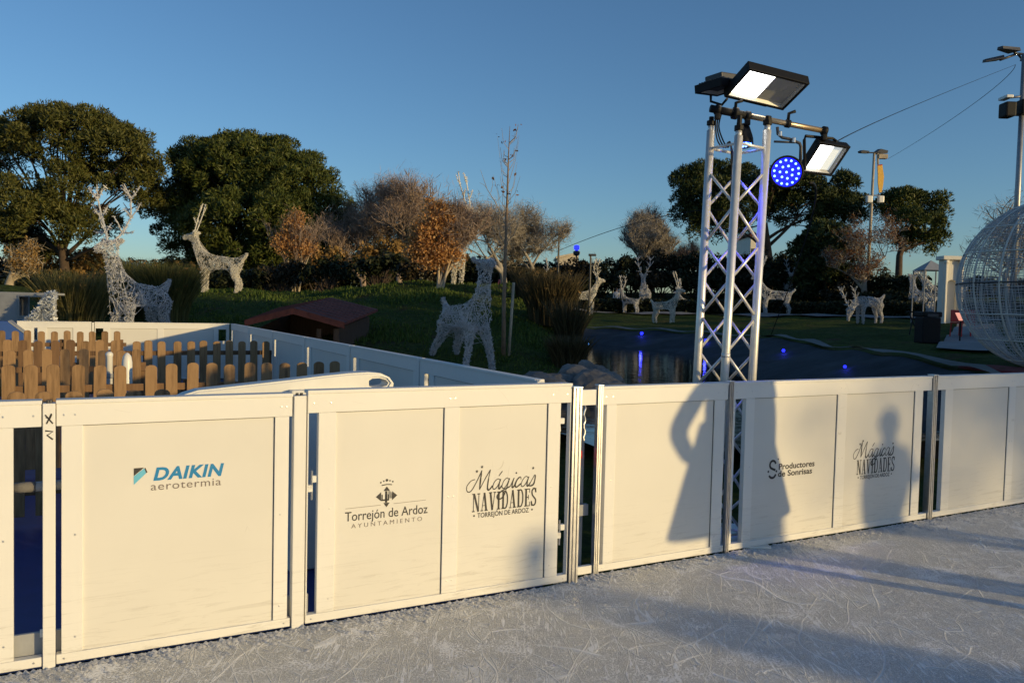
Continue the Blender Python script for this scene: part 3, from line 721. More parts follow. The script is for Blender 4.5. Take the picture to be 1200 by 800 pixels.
# narrow filler frame between the two close posts, with what hangs behind it
def filler():
    a, b = PR.s_of(679.5), PR.s_of(696.3); p = PR.o + PR.d * a
    t = thing('filler_frame', 'narrow white frame set between the two close aluminium posts', 'panel', (p.x, p.y, 0), PR.a)
    mb = MB(); w_ = b - a
    mb.bbox((0, .002, HR - .095), (w_, .03, HR), .002); mb.build('crosspiece', 'frame', t)
    mb = MB(); mb.bbox((0, .002, .01), (w_, .03, .06), .002); mb.build('crosspiece', 'frame', t)
    mb = MB(); mb.bbox((w_ * .45, .09, .02), (w_ * .8, .12, HR - .1), .002); mb.bbox((w_ * .3, .06, .36), (w_, .09, .43), .002); mb.build('back_brace', 'grey', t)
    c = MB(); c.tube([(w_ * (.5 + .06 * math.sin(i * 1.7)), .05, HR - .1 - i * .02) for i in range(12)], .006, 6); c.build('chain', 'alu', t)
    h = thing('red_fitting', 'red plastic pipe clamp seen through the gap between the close posts', 'clamp', (p.x + PR.n.x * .05, p.y + PR.n.y * .05, .72), PR.a)
    mb = MB(); mb.bbox((-.02, .0, 0), (w_ * .45, .06, .055), .012); mb.tube([(-.01, .03, -.03), (.035, .03, -.03)], .03, 10); mb.build('clamp_body', 'red', h, True)
filler()
# latches in the gaps
def latch(label, pl, x, y, gx):
    s, z = pl.sz(x, y); p = pl.o + pl.d * s
    t = thing('gate_latch', label, 'latch', (p.x, p.y, z), pl.a, 'cream hinge blocks in the gaps')
    mb = MB(); mb.bbox((0, .012, .0), (gx, .04, .035), .004); mb.bbox((-gx * .75, .012, -.047), (gx * .15, .04, -.012), .004); mb.build('hinge_block', 'frame', t)
    q = MB(); q.tube([(gx * .08, .026, -.09), (gx * .08, .026, .06)], .005, 8); q.build('hinge_pin', 'alu', t)
    return t
latch('cream hinge with a pin in the gap left of the crest panel', PL, 366.5, 566, .028)
latch('upper cream hinge in the gap beside the close aluminium posts', PL, 658, 497, .03)
latch('lower cream hinge in the gap beside the close aluminium posts', PL, 658, 622, .03)
def bar_pipe():
    s, z = PL.sz(13, 576); p = PL.o + PL.d * s
    t = thing('pipe', 'grey metal pipe crossing the open slot at the left edge', 'pipe', (p.x, p.y, z), PL.a)
    mb = MB(); mb.tube([(0, .075, 0), (.42, .075, .0)], .022, 12); mb.build('tube', 'grey', t, True)
    mb = MB(); mb.tube([(.0, .075, 0), (.09, .075, 0)], .0235, 12); mb.build('sleeve', 'stone', t, True)
    s, z = PL.sz(16, 766); p = PL.o + PL.d * s
    t = thing('kickboard', 'dark grey kickboard at the foot of the left slot', 'board', (p.x + PL.n.x * .05, p.y + PL.n.y * .05, 0), PL.a)
    mb = MB(); mb.bbox((-.1, 0, .05), (1.3, .02, .15), .004); mb.build('kick_plate', 'grey', t)
    mb = MB(); mb.bbox((.098, -.012, .13), (.112, -.001, .165), .002); mb.build('clip', 'whitepl', t)
bar_pipe()

# side and back fence
def run_of(pl, s0, s1, n, H, labels, group, kinds=None):
    W = (s1 - s0) / n
    for i in range(n):
        a, b = s0 + i * W + .006, s0 + (i + 1) * W - .05
        panel(labels[i], pl, a, b, H, [(a + .33, b - .12)], [(a + .11, a + .22)], group, rail=.11, short=.27)
        p = pl.o + pl.d * (b + .006)
        t = thing('fence_post', 'white post of the ' + labels[i].split(',')[0].replace('shaded side fence panel', 'shaded side panel'), 'post', (p.x, p.y, 0), pl.a, 'posts between the rink panels')
        mb = MB(); mb.bbox((0, -.008, 0), (.04, .05, H + .006), .003); mb.build('post_board', 'frame', t)
        q = MB(); q.tube([(.02, .02, H + .006), (.02, .02, H + .018)], .012, 8); q.build('bolt', 'whitepl', t)
PS = Plane(C0, dS); PB = Plane(B0, dB)
Ls = (C1 - C0).length
run_of(PS, .06, Ls - .1, 6, 1.15, ['shaded side fence panel nearest the far corner of the rink', 'shaded side fence panel second from the far corner, below the hut', 'shaded side fence panel third from the far corner, below the hut eave', 'shaded side fence panel behind the white moulded rail',
       'shaded side fence panel below the big light deer', 'shaded side fence panel joining the front fence beside the close posts'], 'panels of the shaded side fence')
xb = PB.s_of(109, 400)
panel('sunlit back fence panel at its left end, behind the pickets', PB, 0, xb - .03, 1.15, [(.5, xb - .35)], [(.28, .34)], 'panels of the back fence', rail=.11, short=.24)
p = B0 + dB * (xb - .02); t = thing('fence_post', 'white post between the two sunlit back fence panels', 'post', (p.x, p.y, 0), PB.a, 'posts between the rink panels')
mb = MB(); mb.bbox((0, -.008, 0), (.04, .05, 1.156), .003); mb.build('post_board', 'frame', t)
eB = (C0 - B0).length - .02
s12, s120, s188, s254 = PB.s_of(112, 400), PB.s_of(121, 400), PB.s_of(188, 400), PB.s_of(256, 400)
panel('double back fence panel ending at the far corner, a diagonal shadow across it', PB, xb + .03, eB, 1.15, [(s120 + .12, s188 - .06), (s188 + .06, s254 - .1)], [(s12, s120), (s254, PB.s_of(265, 400))], 'panels of the back fence', rail=.11, short=.24)

# picket fences in the enclosure
def picket_row(label, xpix, ytop, Y, ztop, w_, railz, x_end=None, tilt=None, dark=()):
    p0 = at(xpix[0], ytop, Y); ang = PL.a - .01
    d = V((math.cos(ang), math.sin(ang), 0)); n = V((-d.y, d.x, 0))
    t = thing('picket_fence', label, 'picket fence', (p0.x, p0.y, 0), ang, 'wooden picket fences in the enclosure')
    us = [(hit(x, ytop, V((p0.x, p0.y, 0)), n) - V((p0.x, p0.y, 0))).dot(d) for x in xpix]
    proto = None
    for i, u in enumerate(us):
        jz = random.uniform(-.012, .012); rt = random.uniform(-.012, .012)
        mb = MB()
        h = w_ / 2; H = ztop + jz
        out = [(-h, .06), (h, .06), (h, H - h * .62)] + [(h * math.cos(a_), H - h * .62 + h * .62 * math.sin(a_)) for a_ in [PI * k / 8 for k in range(1, 8)]] + [(-h, H - h * .62)]
        bm = bmesh.new()
        vs = [bm.verts.new((u_, -.012, v_)) for u_, v_ in out]; f = bm.faces.new(vs)
        r = bmesh.ops.extrude_face_region(bm, geom=[f]); bmesh.ops.translate(bm, verts=[q for q in r['geom'] if isinstance(q, bmesh.types.BMVert)], vec=(0, .021, 0))
        bmesh.ops.recalc_face_normals(bm, faces=bm.faces)
        bmesh.ops.bevel(bm, geom=list(bm.edges), offset=.0025, segments=1, affect='EDGES')
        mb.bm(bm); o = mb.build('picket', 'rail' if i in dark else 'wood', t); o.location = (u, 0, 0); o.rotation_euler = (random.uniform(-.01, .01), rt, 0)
    e0, e1 = us[0] - .25, us[-1] + (.16 if x_end is None else x_end)
    for z in (railz, .24):
        mb = MB(); mb.bbox((e0, .013, z - .034), (e1, .043, z + .034), .004); mb.build('rail', 'rail', t)
    for u in (us[0] - .12, (us[0] + us[-1]) / 2 + .1, us[-1] + .08):
        mb = MB(); mb.bbox((u - .03, .045, 0), (u + .03, .1, ztop - .16), .004); mb.build('post', 'rail', t)
    return t
zt = lambda x, y, Y: at(x, y, Y).z
picket_row('rearmost picket fence, short lit row against the left back panels', [-12, 2, 18, 33, 48, 63, 78.5, 94, 108.5, 123, 137], 388.6, 14.2, zt(60, 388.6, 14.2), .11, zt(60, 405.5, 14.2))
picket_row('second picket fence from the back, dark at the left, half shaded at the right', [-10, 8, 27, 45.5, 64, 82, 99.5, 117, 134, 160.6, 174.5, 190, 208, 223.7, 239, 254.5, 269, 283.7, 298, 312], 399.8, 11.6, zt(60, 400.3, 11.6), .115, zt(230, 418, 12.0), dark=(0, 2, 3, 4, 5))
picket_row('third picket fence from the back, ending beside the small white post', [-10, 12, 33.5, 55, 77, 97.5, 120, 141, 160], 411.6, 9.4, zt(60, 411.6, 9.4), .105, zt(60, 435.5, 9.4))
picket_row('longest picket fence, bright row just behind the white moulded rail', [-16, 10.6, 37, 63.6, 90.6, 116, 141.5, 178, 202, 224.7, 248, 270, 291.5, 312.5, 332.5, 353, 373, 392.5], 429.5, 7.3, zt(60, 430, 7.3), .108, zt(60, 459.5, 7.3))
picket_row('nearest picket fence, only its rounded tips showing over the front fence', [-14, 18, 52, 88, 121.5, 155.6, 189], 462.5, 5.75, zt(60, 462.3, 5.75), .112, zt(60, 490, 5.75))
def small_posts():
    p = at(128, 412, 8.6); t = thing('bollard', 'small white post with a narrow band behind the pickets', 'post', (p.x, p.y, 0))
    mb = MB(); mb.lathe([(.034, 0), (.034, p.z - .05), (.038, p.z - .045), (.038, p.z - .02), (.02, p.z)], 14); mb.build('shaft', 'whitepl', t, True)
    mb = MB(); mb.lathe([(.036, p.z - .28), (.039, p.z - .27), (.039, p.z - .24), (.036, p.z - .23)], 14); mb.build('band', 'grey', t, True)
    p = at(149, 413, 8.3); t = thing('buoy', 'rounded white marker beside the small white post, behind the pickets', 'marker', (p.x, p.y, 0))
    mb = MB(); mb.lathe([(.045, 0), (.052, .3), (.050, p.z - .10), (.040, p.z - .04), (.02, p.z - .01), (.004, p.z)], 16); mb.build('marker_body', 'whitepl', t, True)
    mb = MB(); mb.lathe([(.1, 0), (.1, .03), (.08, .04)], 16); mb.build('marker_foot', 'grey', t)
small_posts()
def moulded_rail():
    # white plastic hood with an oval grip, standing just behind the front fence
    org = GL0 + PL.n * .95; pl = Plane(org, PL.d)
    s0 = pl.s_of(205, 470); p = org + pl.d * s0
    t = thing('moulded_rail', 'long white moulded plastic rail with an oval grip hole at its end', 'skating aid', (p.x, p.y, 0), pl.a)
    q = lambda x, y: (lambda a: (a[0] - s0, a[1]))(pl.sz(x, y))
    top = [q(x, y) for x, y in ((206, 468), (216, 462.5), (232, 457.5), (260, 454.5), (300, 450), (340, 445.5), (380, 440.5), (410, 437.4), (432, 436.2), (447, 437.4), (457, 442), (462, 449), (461, 456), (455, 461))]
    bot = [q(452, 500), q(210, 530)]
    hole = [q(x, y) for x, y in ((433, 446), (437, 443.6), (446, 443.2), (453, 445), (456, 448.6), (454, 452), (447, 453.6), (437, 453.8), (433, 452.4))]
    bm = bmesh.new()
    def loop(pts, y): return [bm.verts.new((u, y, v)) for u, v in pts]
    D = .16
    o0, o1 = loop(top + bot, 0), loop(top + bot, D); h0, h1 = loop(hole, 0), loop(hole, D)
    def ringf(a, b):
        for i in range(len(a)): bm.faces.new((a[i], a[(i + 1) % len(a)], b[(i + 1) % len(a)], b[i]))
    ringf(o0, o1); ringf(h1, h0)
    for o_, h_ in ((o0, h0), (o1, h1)):
        es = [bm.edges.get((l[i], l[(i + 1) % len(l)])) or bm.edges.new((l[i], l[(i + 1) % len(l)])) for l in (o_, h_) for i in range(len(l))]
        bmesh.ops.triangle_fill(bm, edges=es, use_beauty=True)
    bmesh.ops.recalc_face_normals(bm, faces=bm.faces)
    sharp = [e for e in bm.edges if len(e.link_faces) == 2 and e.calc_face_angle(0) > 1.0 and abs(e.verts[0].co.y - e.verts[1].co.y) < 1e-5]
    bmesh.ops.bevel(bm, geom=sharp, offset=.012, segments=3, affect='EDGES')
    mb = MB(); mb.bm(bm); mb.build('shell', 'whitepl', t)
    s = MB()
    a, b = q(338, 470), q(408, 452)
    s.bbox((a[0], -.075, .0), (b[0] + .08, -.001, b[1] - .012), .012); s.build('step', 'whitepl', t)
    st = MB()
    for x, y in ((347, 463), (368, 461), (386, 459), (399, 457.5)):
        u, v = q(x, y); st.lathe([(.011, 0), (.009, .008), (.004, .011)], 10, Matrix.Translation((u, -.076, v - .03)) @ Matrix.Rotation(PI / 2, 4, 'X'))
    st.build('stud', 'whitepl', t, True)
moulded_rail()

# ------------------------------------------------------------------ truss tower with its lamps
def truss_tower():
    D = 6.0
    base = at(848, 455, D); topc = at(866.5, 140, D)
    ax = (topc - base).normalized()
    k = -base.z / ax.z; foot = base + ax * k
    t = thing('truss_tower', 'silver aluminium lattice tower behind the white fence, carrying the floodlights', 'truss tower', (foot.x, foot.y, 0))
    vw = V((foot.x, foot.y, 0)).normalized(); side = V((vw.y, -vw.x, 0)); side = (side - ax * side.dot(ax)).normalized(); dep = ax.cross(side)
    r = .197; Ht = (topc.z - .02) / ax.z
    legs = [dep * -r * 1.0, side * r, dep * r, side * -r]       # near, right, far, left
    P = lambda i, h: foot + legs[i] + ax * h
    for i in range(4):
        mb = MB(); h1 = Ht - (.06 if i != 0 else .14)
        mb.tube([P(i, 0), P(i, h1)], .0295, 16); mb.tube([P(i, h1 - .01), P(i, h1 + .035)], .022, 14)
        if i == 0: mb.tube([P(i, 1.33), P(i, 1.36)], .0315, 14)
        mb.build('leg', 'truss', t, True, world=True)
        cl = MB(); cl.tube([P(i, h1 + .02), P(i, h1 + (.10 if i else .14))], .018, 8); cl.tube([P(i, h1 + .04), P(i, h1 + .07)], .033, 8); cl.build('clamp', 'black', t, world=True)
    st = .262
    for i in range(4):
        j = (i + 1) % 4; n = int((Ht - .2) / st)
        for q in range(n):
            h0, h1 = .05 + q * st, .05 + (q + 1) * st
            fl = (q + i // 2) % 2
            a, b = (P(i, h0), P(j, h1)) if fl else (P(j, h0), P(i, h1))
            e = (b - a).normalized() * .02
            mb = MB(); mb.tube([a + e, b - e], .0105, 8); mb.build('brace', 'truss', t, True, world=True)
        for h in (.04, Ht - .19):
            mb = MB(); mb.tube([P(i, h), P(j, h)], .0105, 8); mb.build('cross_tube', 'truss', t, True, world=True)
    mb = MB(); mb.bbox((-.32, -.32, 0), (.32, .32, .012), .003); mb.build('base_plate', 'truss', t)
    return D
truss_tower()
def flood(name, label, corners, Yd, thick, lit):
    """corners: photo pixels and distances of the glass side, clockwise from top left"""
    A, B, Cc, Dd = [at(x, y, Y) for x, y, Y in corners]
    c = (A + B + Cc + Dd) / 4; u = (B - A).normalized(); v = (Dd - A); v = (v - u * v.dot(u)).normalized(); n = u.cross(v)
    if n.dot(CAMP - c) > 0: n = -n                       # n points to the back of the lamp
    W, Hh = (B - A).length, (Dd - A).length
    t = thing(name, label, 'floodlight', c)
    mt = Matrix(((u.x, v.x, n.x, 0), (u.y, v.y, n.y, 0), (u.z, v.z, n.z, 0), (0, 0, 0, 1)))
    w2, h2 = W / 2, Hh / 2; f = .02
    mb = MB()
    for lo, hi in (((-w2, -h2, -.012), (w2, -h2 + f, thick)), ((-w2, h2 - f * 1.0, -.012), (w2, h2, thick)), ((-w2, -h2 + f, -.012), (-w2 + f, h2 - f, thick)), ((w2 - f, -h2 + f, -.012), (w2, h2 - f, thick))):
        mb.bbox(lo, hi, .004, mt)
    mb.build('housing', 'black', t)
    bk = MB(); bk.bbox((-w2 + f, -h2 + f, .03), (w2 - f, h2 - f, thick), .004, mt)
    for i in range(9): x = -w2 + f + (W - 2 * f) * (i + .5) / 9; bk.box((x - .004, -h2 + f, thick + .001), (x + .004, h2 - f, thick + .012), mt)
    bk.bbox((-.08, -.06, thick + .001), (.08, .12, thick + .06), .01, mt); bk.build('heat_sink', 'darkgrey', t)
    rf = MB(); i_ = .014
    a0, b0 = -w2 + f, w2 - f; c0, d0 = -h2 + f, h2 - f
    rf.add([mt @ V(q) for q in ((a0, c0, -.004), (b0, c0, -.004), (b0, d0, -.004), (a0, d0, -.004), (a0 + i_, c0 + i_, .02), (b0 - i_, c0 + i_, .02), (b0 - i_, d0 - i_, .02), (a0 + i_, d0 - i_, .02))], [(0, 1, 5, 4), (1, 2, 6, 5), (2, 3, 7, 6), (3, 0, 4, 7)])
    rf.build('reflector', 'lampdark', t)
    for (fa, fb, m) in lit:
        e = MB(); xa, xb = a0 + i_ + (b0 - a0 - 2 * i_) * fa + .001, a0 + i_ + (b0 - a0 - 2 * i_) * fb - .001
        e.add([mt @ V(q) for q in ((xa, c0 + i_, .018), (xb, c0 + i_, .018), (xb, d0 - i_, .018), (xa, d0 - i_, .018))], [(0, 1, 2, 3)])
        e.build('led_panel', m, t)
    return t, mt, c, W, Hh, u, v, n
s_ = 6.0 / 960
t, mt, c, W, Hh, u, v, n = flood('floodlight', 'large black floodlight on top of the tower, left half of its face lit white', [(875.5, 78, 5.85), (946.5, 96, 5.85 + 26 * s_), (920, 130.5, 5.85 + 70 * s_), (851, 112, 5.85 + 44 * s_)], 6, .06, [(0, .5, 'lampon'), (.5, 1, 'lampdark')])
br = MB(); br.tube([mt @ V((-.235, .06, .06)), mt @ V((-.235, .20, .20)), mt @ V((.2, .20, .20)), mt @ V((.235, .06, .06))], .012, 6); br.build('bracket', 'black', t)
dk = MB(); dk.bbox((-.2, .0, .061), (.18, .24, .12), .012, mt); dk.build('driver_box', 'black', t)
t, mt, c, W, Hh, u, v, n = flood('floodlight', 'smaller black floodlight hanging at the right end of the bronze pipe', [(961, 165.5, 6.1), (997, 171, 6.1 + 20 * s_), (972, 207, 6.1 + 46 * s_), (938, 201, 6.1 + 26 * s_)], 6, .05, [(0, .62, 'lampon'), (.62, 1, 'lampdim')])
br = MB(); br.tube([at(943, 197, 6.25), at(942.5, 164, 6.12), at(944, 159.5, 6.12), at(976, 162.5, 6.2), at(979.5, 165, 6.2), at(979, 172, 6.2)], .0115, 6); br.build('bracket', 'black', t, world=False) if False else None
br2 = MB(); br2.tube([p_ - c for p_ in (at(943, 199, 6.2), at(942.5, 164, 6.12), at(944, 159.5, 6.12), at(976, 162.5, 6.2), at(979.5, 165, 6.2), at(979, 172, 6.2))], .0115, 6); br2.build('bracket', 'black', t)
t, mt, c, W, Hh, u, v, n = flood('floodlight', 'black floodlight seen edge on at the left of the tower top', [(826, 106, 6.2), (858, 96, 6.0), (860, 104, 6.25), (828, 114.5, 6.45)], 6, .05, [(0, 1, 'darkgrey')])
br = MB(); br.tube([p_ - c for p_ in (at(833, 112, 6.3), at(833, 119, 6.3), at(846, 123, 6.2), at(852, 116, 6.1))], .01, 6); br.build('bracket', 'black', t)
def head_pipe():
    a, b = at(834, 127.5, 6.0), at(968, 154, 6.12); d = (b - a).normalized()
    t = thing('cross_pipe', 'bronze pipe clamped across the tower top with black clamps', 'pipe', a)
    q = lambda x: a + (b - a) * x - a
    mb = MB(); mb.tube([q(.28), q(.985)], .0205, 14); mb.build('tube', 'gold', t, True)
    mb = MB(); mb.tube([q(-.01), q(.29)], .028, 14); mb.build('sleeve', 'black', t, True)
    for x, r in ((.05, .036), (.2, .045), (.31, .034), (.485, .032), (.66, .03), (.985, .034)):
        mb = MB(); mb.tube([q(x - .018), q(x + .018)], r, 10)
        if x in (.66, .2): mb.tube([q(x), q(x) + V((0, -.02, .07)), q(x) + V((.045, -.03, .085))], .012, 6)
        else: mb.bbox((q(x).x - .018, q(x).y - .02, q(x).z - .07), (q(x).x + .018, q(x).y + .02, q(x).z - .02), .005)
        mb.build('clamp', 'black', t, True)
    # bent arm that carries the blue spotlight
    arm = thing('bent_bracket', 'bent black arm below the bronze pipe holding the blue spotlight', 'bracket', at(911, 150, 6.05))
    o = V(arm.location)
    mb = MB(); mb.tube([at(x, y, 6.06) - o for x, y in ((911, 149), (911.5, 157), (917, 161.5), (925, 163), (931, 165.5), (937, 168), (938.5, 172), (938, 190))], .0115, 8)
    mb.tube([at(907, 166, 6.06) - o, at(932, 167, 6.06) - o], .008, 6); mb.build('arm', 'darkgrey', arm, True)
    for x, y in ((914, 157), (930, 164.5)):
        k = MB(); p = at(x, y, 6.05) - o; k.lathe([(.008, -.02), (.014, -.016), (.014, .016), (.008, .02)], 10, Matrix.Translation(p)); k.build('knob', 'alu', arm)
    cab = thing('cable', 'black cables looped below the left end of the bronze pipe', 'cable', at(842, 130, 6.05)); o = V(cab.location)
    mb = MB()
    for sh in (0, 3.2, 6.5):
        mb.tube([at(x, y, 6.02 + .02 * sh) - o for x, y in catmull([(840 + sh, 130), (838.5 + sh * .6, 148), (841 + sh, 165), (848 + sh * .8, 173), (856, 168), (857 + sh, 215), (855 + sh * .5, 300), (853, 380), (851, 448)], 5)], .0055, 5)
    mb.build('cable_run', 'black', cab, True)
head_pipe()
def par(name, label, px, py, Y, rad, facing):
    c = at(px, py, Y); t = thing(name, label, 'spotlight', c)
    q = facing.normalized().to_track_quat('Z', 'Y').to_matrix().to_4x4()
    mb = MB(); mb.lathe([(rad * .45, -.14), (rad * .7, -.12), (rad * .98, -.05), (rad * 1.06, -.02), (rad * 1.06, .02), (rad * .93, .025), (rad * .93, .006)], 28, q); mb.build('can', 'black', t, True)
    mb = MB(); mb.lathe([(rad * .925, .006), (rad * .92, .0095)], 28, q); mb.build('lens_plate', 'bluelamp', t)
    mb = MB()
    for ring, n_ in ((0, 1), (.40, 7), (.76, 14)):
        for k in range(n_):
            a = 2 * PI * k / max(1, n_) + ring
            mb.lathe([(.0085, .011), (.007, .0145), (.001, .016)], 8, q @ Matrix.Translation((ring * rad * math.cos(a), ring * rad * math.sin(a), 0)))
    o = mb.build('led_dots', 'bluedot', t); tag(o, kind='stuff')
    return t
par('stage_spotlight', 'round spotlight glowing blue beside the tower, full of small leds', 921.5, 202, 6.02, .113, V((-.25, -1, -.08)))
par('stage_spotlight', 'blue spotlight pointing down inside the tower head', 872, 167, 6.05, .062, V((.0, -.25, -1)))
for x, y, Y, rad in ((872, 172, 6.0, 0), (917, 212, 5.9, 0)):
    pass
lb = bpy.data.lights.new('blue_spot_beam', 'SPOT'); lb.energy = 42; lb.color = (.05, .05, 1.); lb.spot_size = math.radians(46); lb.spot_blend = .6; lb.shadow_soft_size = .07
o = bpy.data.objects.new('blue_spot_beam', lb); COL.objects.link(o); o.location = at(872, 171.5, 6.05); o.rotation_euler = V((0, -.05, -1)).to_track_quat('-Z', 'Y').to_euler()

# ------------------------------------------------------------------ lamp posts, cables
def lamp_right():
    Y = 22.; b = at(1189, 300, Y); tp = at(1192.5, 63, Y)
    z0 = tz(b.x, b.y); t = thing('street_lamp', 'tall street lamp with loudspeakers at the right edge of the picture', 'street lamp', (b.x, b.y, z0))
    H = tp.z - z0
    mb = MB(); mb.tube([(0, 0, 0), (0, 0, H)], [.085, .06], 12); mb.build('pole', 'pole', t, True)
    mb = MB(); mb.lathe([(.16, 0), (.16, .02), (.1, .04), (.1, .5), (.085, .52)], 12); mb.build('pole_base', 'pole', t)
    o = V((b.x, b.y, z0))
    def head(a, bb, wd):
        a, bb = a - o, bb - o; d = (bb - a); mb = MB(); n = V((-d.y, d.x, 0)).normalized() * wd
        mb.add([a + n * .5, a - n * .5, bb - n, bb + n, a + n * .4 + V((0, 0, .07)), a - n * .4 + V((0, 0, .07)), bb - n * .8 + V((0, 0, .09)), bb + n * .8 + V((0, 0, .09))], [(3, 2, 1, 0), (4, 5, 6, 7), (0, 1, 5, 4), (1, 2, 6, 5), (2, 3, 7, 6), (3, 0, 4, 7)])
        mb.build('lamp_head', 'darkgrey', t)
    head(at(1153.5, 73, Y - .3), at(1172.5, 70, Y - .2), .14); head(at(1172, 58, Y - 1.4), at(1189, 61.5, Y - 1.1), .16); head(at(1210, 66, Y + .3), at(1230, 62, Y + .3), .14); head(at(1198, 71, Y + 1.3), at(1212, 73, Y + 1.5), .15)
    for a, bb in ((at(1172, 70.5, Y - .2), tp), (at(1189, 62, Y - 1.1), tp), (at(1212, 65, Y + .3), tp), (at(1199, 71, Y + 1.2), tp)):
        mb = MB(); mb.tube([a - o, bb - o], .03, 8); mb.build('lamp_arm', 'darkgrey', t, True)
    for x0, x1, yy in ((1176, 1189, 120), (1195, 1209, 117)):
        p0, p1 = at(x0, yy + 17, Y - .1) - o, at(x1, yy, Y - .1) - o
        mb = MB(); mb.bbox((p0.x, -.22, p0.z), (p1.x, .16, p1.z), .04); mb.build('loudspeaker', 'black', t)
    mb = MB(); mb.tube([at(1179, 115, Y) - o, at(1207, 112, Y) - o], .03, 8); mb.build('crossbar', 'pole', t, True)
    mb = MB(); q = at(1180, 114, Y - .2) - o; mb.bbox((q.x - .06, -.3, q.z - .03), (q.x + .12, .1, q.z + .05), .02); mb.build('camera_box', 'whitepl', t)
    return at(1190, 76, Y), at(1183, 81, Y)
ca, cb_ = lamp_right()
def lamp_mid():
    Y = 38.; b = march(1015.5, 351, 20, 60); Y = b.y
    tp = at(1026, 180, Y); z0 = b.z; o = V((b.x, b.y, z0))
    t = thing('street_lamp', 'street lamp with a yellow banner above the dark pines', 'street lamp', o)
    tp = V((b.x + (tp.x - b.x) * .55, b.y, tp.z)); top = tp - o
    mb = MB(); mb.tube([(0, 0, 0), top], [.1, .07], 10); mb.build('pole', 'palebark', t, True)
    X = lambda x, y, dy=0: at(x, y, Y + dy) - o
    for pts in ((X(1009, 177.5), X(1012, 176), X(1019, 177), X(1018, 180), X(1010, 179.5)), (X(1028, 178), X(1033, 174.5), X(1041, 176.5), X(1040, 180), X(1030, 181))):
        mb = MB(); mb.add([p for p in pts] + [p + V((0, .5, .08)) for p in pts], [(0, 1, 2, 3, 4), (9, 8, 7, 6, 5)] + [(i, i + 5, (i + 1) % 5 + 5, (i + 1) % 5) for i in range(5)]); mb.build('lamp_head', 'darkgrey', t)
    mb = MB(); mb.tube([X(1017, 179), X(1032, 179)], .04, 6); mb.build('lamp_arm', 'darkgrey', t)
    mb = MB(); mb.tube([X(1028.5, 180), X(1029, 193)], .06, 6); mb.bbox(tuple(X(1029, 186) + V((0, -.1, 0))), tuple(X(1040, 181) + V((0, .2, 0))), .03); mb.build('bracket', 'palebark', t)
    for x in (1014, 1027.5):
        p0, p1 = X(x, 238), X(x + 6.5, 230); mb = MB(); mb.bbox((p0.x, -.3, p0.z), (p1.x, .0, p1.z), .05); mb.build('loudspeaker', 'whitepl', t)
    mb = MB(); mb.tube([X(1015, 229), X(1031, 229)], .035, 6); mb.build('crossbar', 'pole', t)
    p0 = X(1017.5, 337); p1 = X(1020.5, 327); mb = MB(); mb.bbox((p0.x, -.15, p0.z), (p1.x, .12, p1.z), .03); mb.build('meter_box', 'whitepl', t)
    f = at(1032, 226, Y); g = thing('banner', 'narrow yellow banner hanging from the street lamp arm', 'banner', f)
    mb = MB(); out = [X(x, y) + o - f for x, y in ((1028.5, 194), (1034, 193), (1036, 207), (1035, 217), (1033.5, 225), (1030.5, 226), (1029, 214), (1029, 205))]
    n_ = len(out); mb.add(out + [p + V((.02, .12, 0)) for p in out], [tuple(range(n_ - 1, -1, -1)), tuple(range(n_, 2 * n_))] + [(i, (i + 1) % n_, (i + 1) % n_ + n_, i + n_) for i in range(n_)]); mb.build('banner_cloth', 'yellow', g)
    mb = MB(); mb.tube([out[0], out[1]], .03, 6); mb.build('banner_rod', 'red', g)
    return at(1041, 186, Y)
cm = lamp_mid()
def cable(label, pts, r):
    t = thing('overhead_cable', label, 'cable', pts[0]); o = pts[0]
    k = 24; a, m, b = pts
    mb = MB(); mb.tube([((1 - i / k) ** 2 * a + 2 * (i / k) * (1 - i / k) * (2 * m - .5 * a - .5 * b) + (i / k) ** 2 * b) - o for i in range(k + 1)], r, 5); mb.build('wire', 'black', t, True)
cable('thin cable sagging between the two street lamps', [ca, at(1125, 133, 28), cm], .008)
cable('thin cable running straight from the street lamp to the tower floodlight', [ca, at(1090, 116, 13), at(982, 165, 6.3)], .0045)
cable('thin cable crossing the sky left of the tower', [at(862, 250, 30), at(762, 257, 33), at(652, 295, 48)], .014)
def stay():
    a, b = at(951, 240, 7.5), at(901, 397, 12)
    a = at(949, 214, 6.4); b = march(902, 396, 12, 40)
    cable('thin dark stay wire slanting down to the pond edge right of the tower', [a, at(941, 290, (a.y + b.y) * .48), b], .012)
stay()
def mast(px, py0, py1, Y, label, head):
    b = at(px, py0, Y); o = V((b.x, b.y, min(b.z, tz(b.x, b.y)))); tp = at(px + 1.5, py1, Y)
    t = thing('lamp_post', label, 'lamp post', o)
    mb = MB(); mb.tube([(0, 0, 0), (0, 0, tp.z - o.z)], [.07, .05], 8); mb.build('pole', 'darkgrey', t)
    if head:
        mb = MB(); mb.lathe([(.05, 0), (.22, .08), (.26, .3), (.1, .4)], 10, Matrix.Translation((0, 0, tp.z - o.z))); mb.build('lamp_body', 'darkgrey', t, True)
        mb = MB(); mb.lathe([(.08, .41), (.2, .5), (.2, .75), (.05, .8)], 10, Matrix.Translation((0, 0, tp.z - o.z))); mb.build('lamp_shade', 'bluespot', t, True)
    else:
        mb = MB(); mb.bbox((-.12, -.1, tp.z - o.z), (.3, .1, tp.z - o.z + .12), .03); mb.build('lamp_head', 'darkgrey', t)
mast(675, 318, 300, 60, 'slim post with a blue lamp beside the far cream building', True)
mast(654, 318, 268, 48, 'bare grey pole at the right edge of the round bare tree', False)
mast(690.5, 362, 300, 46, 'thin black post standing by the light deer on the far bank', False)

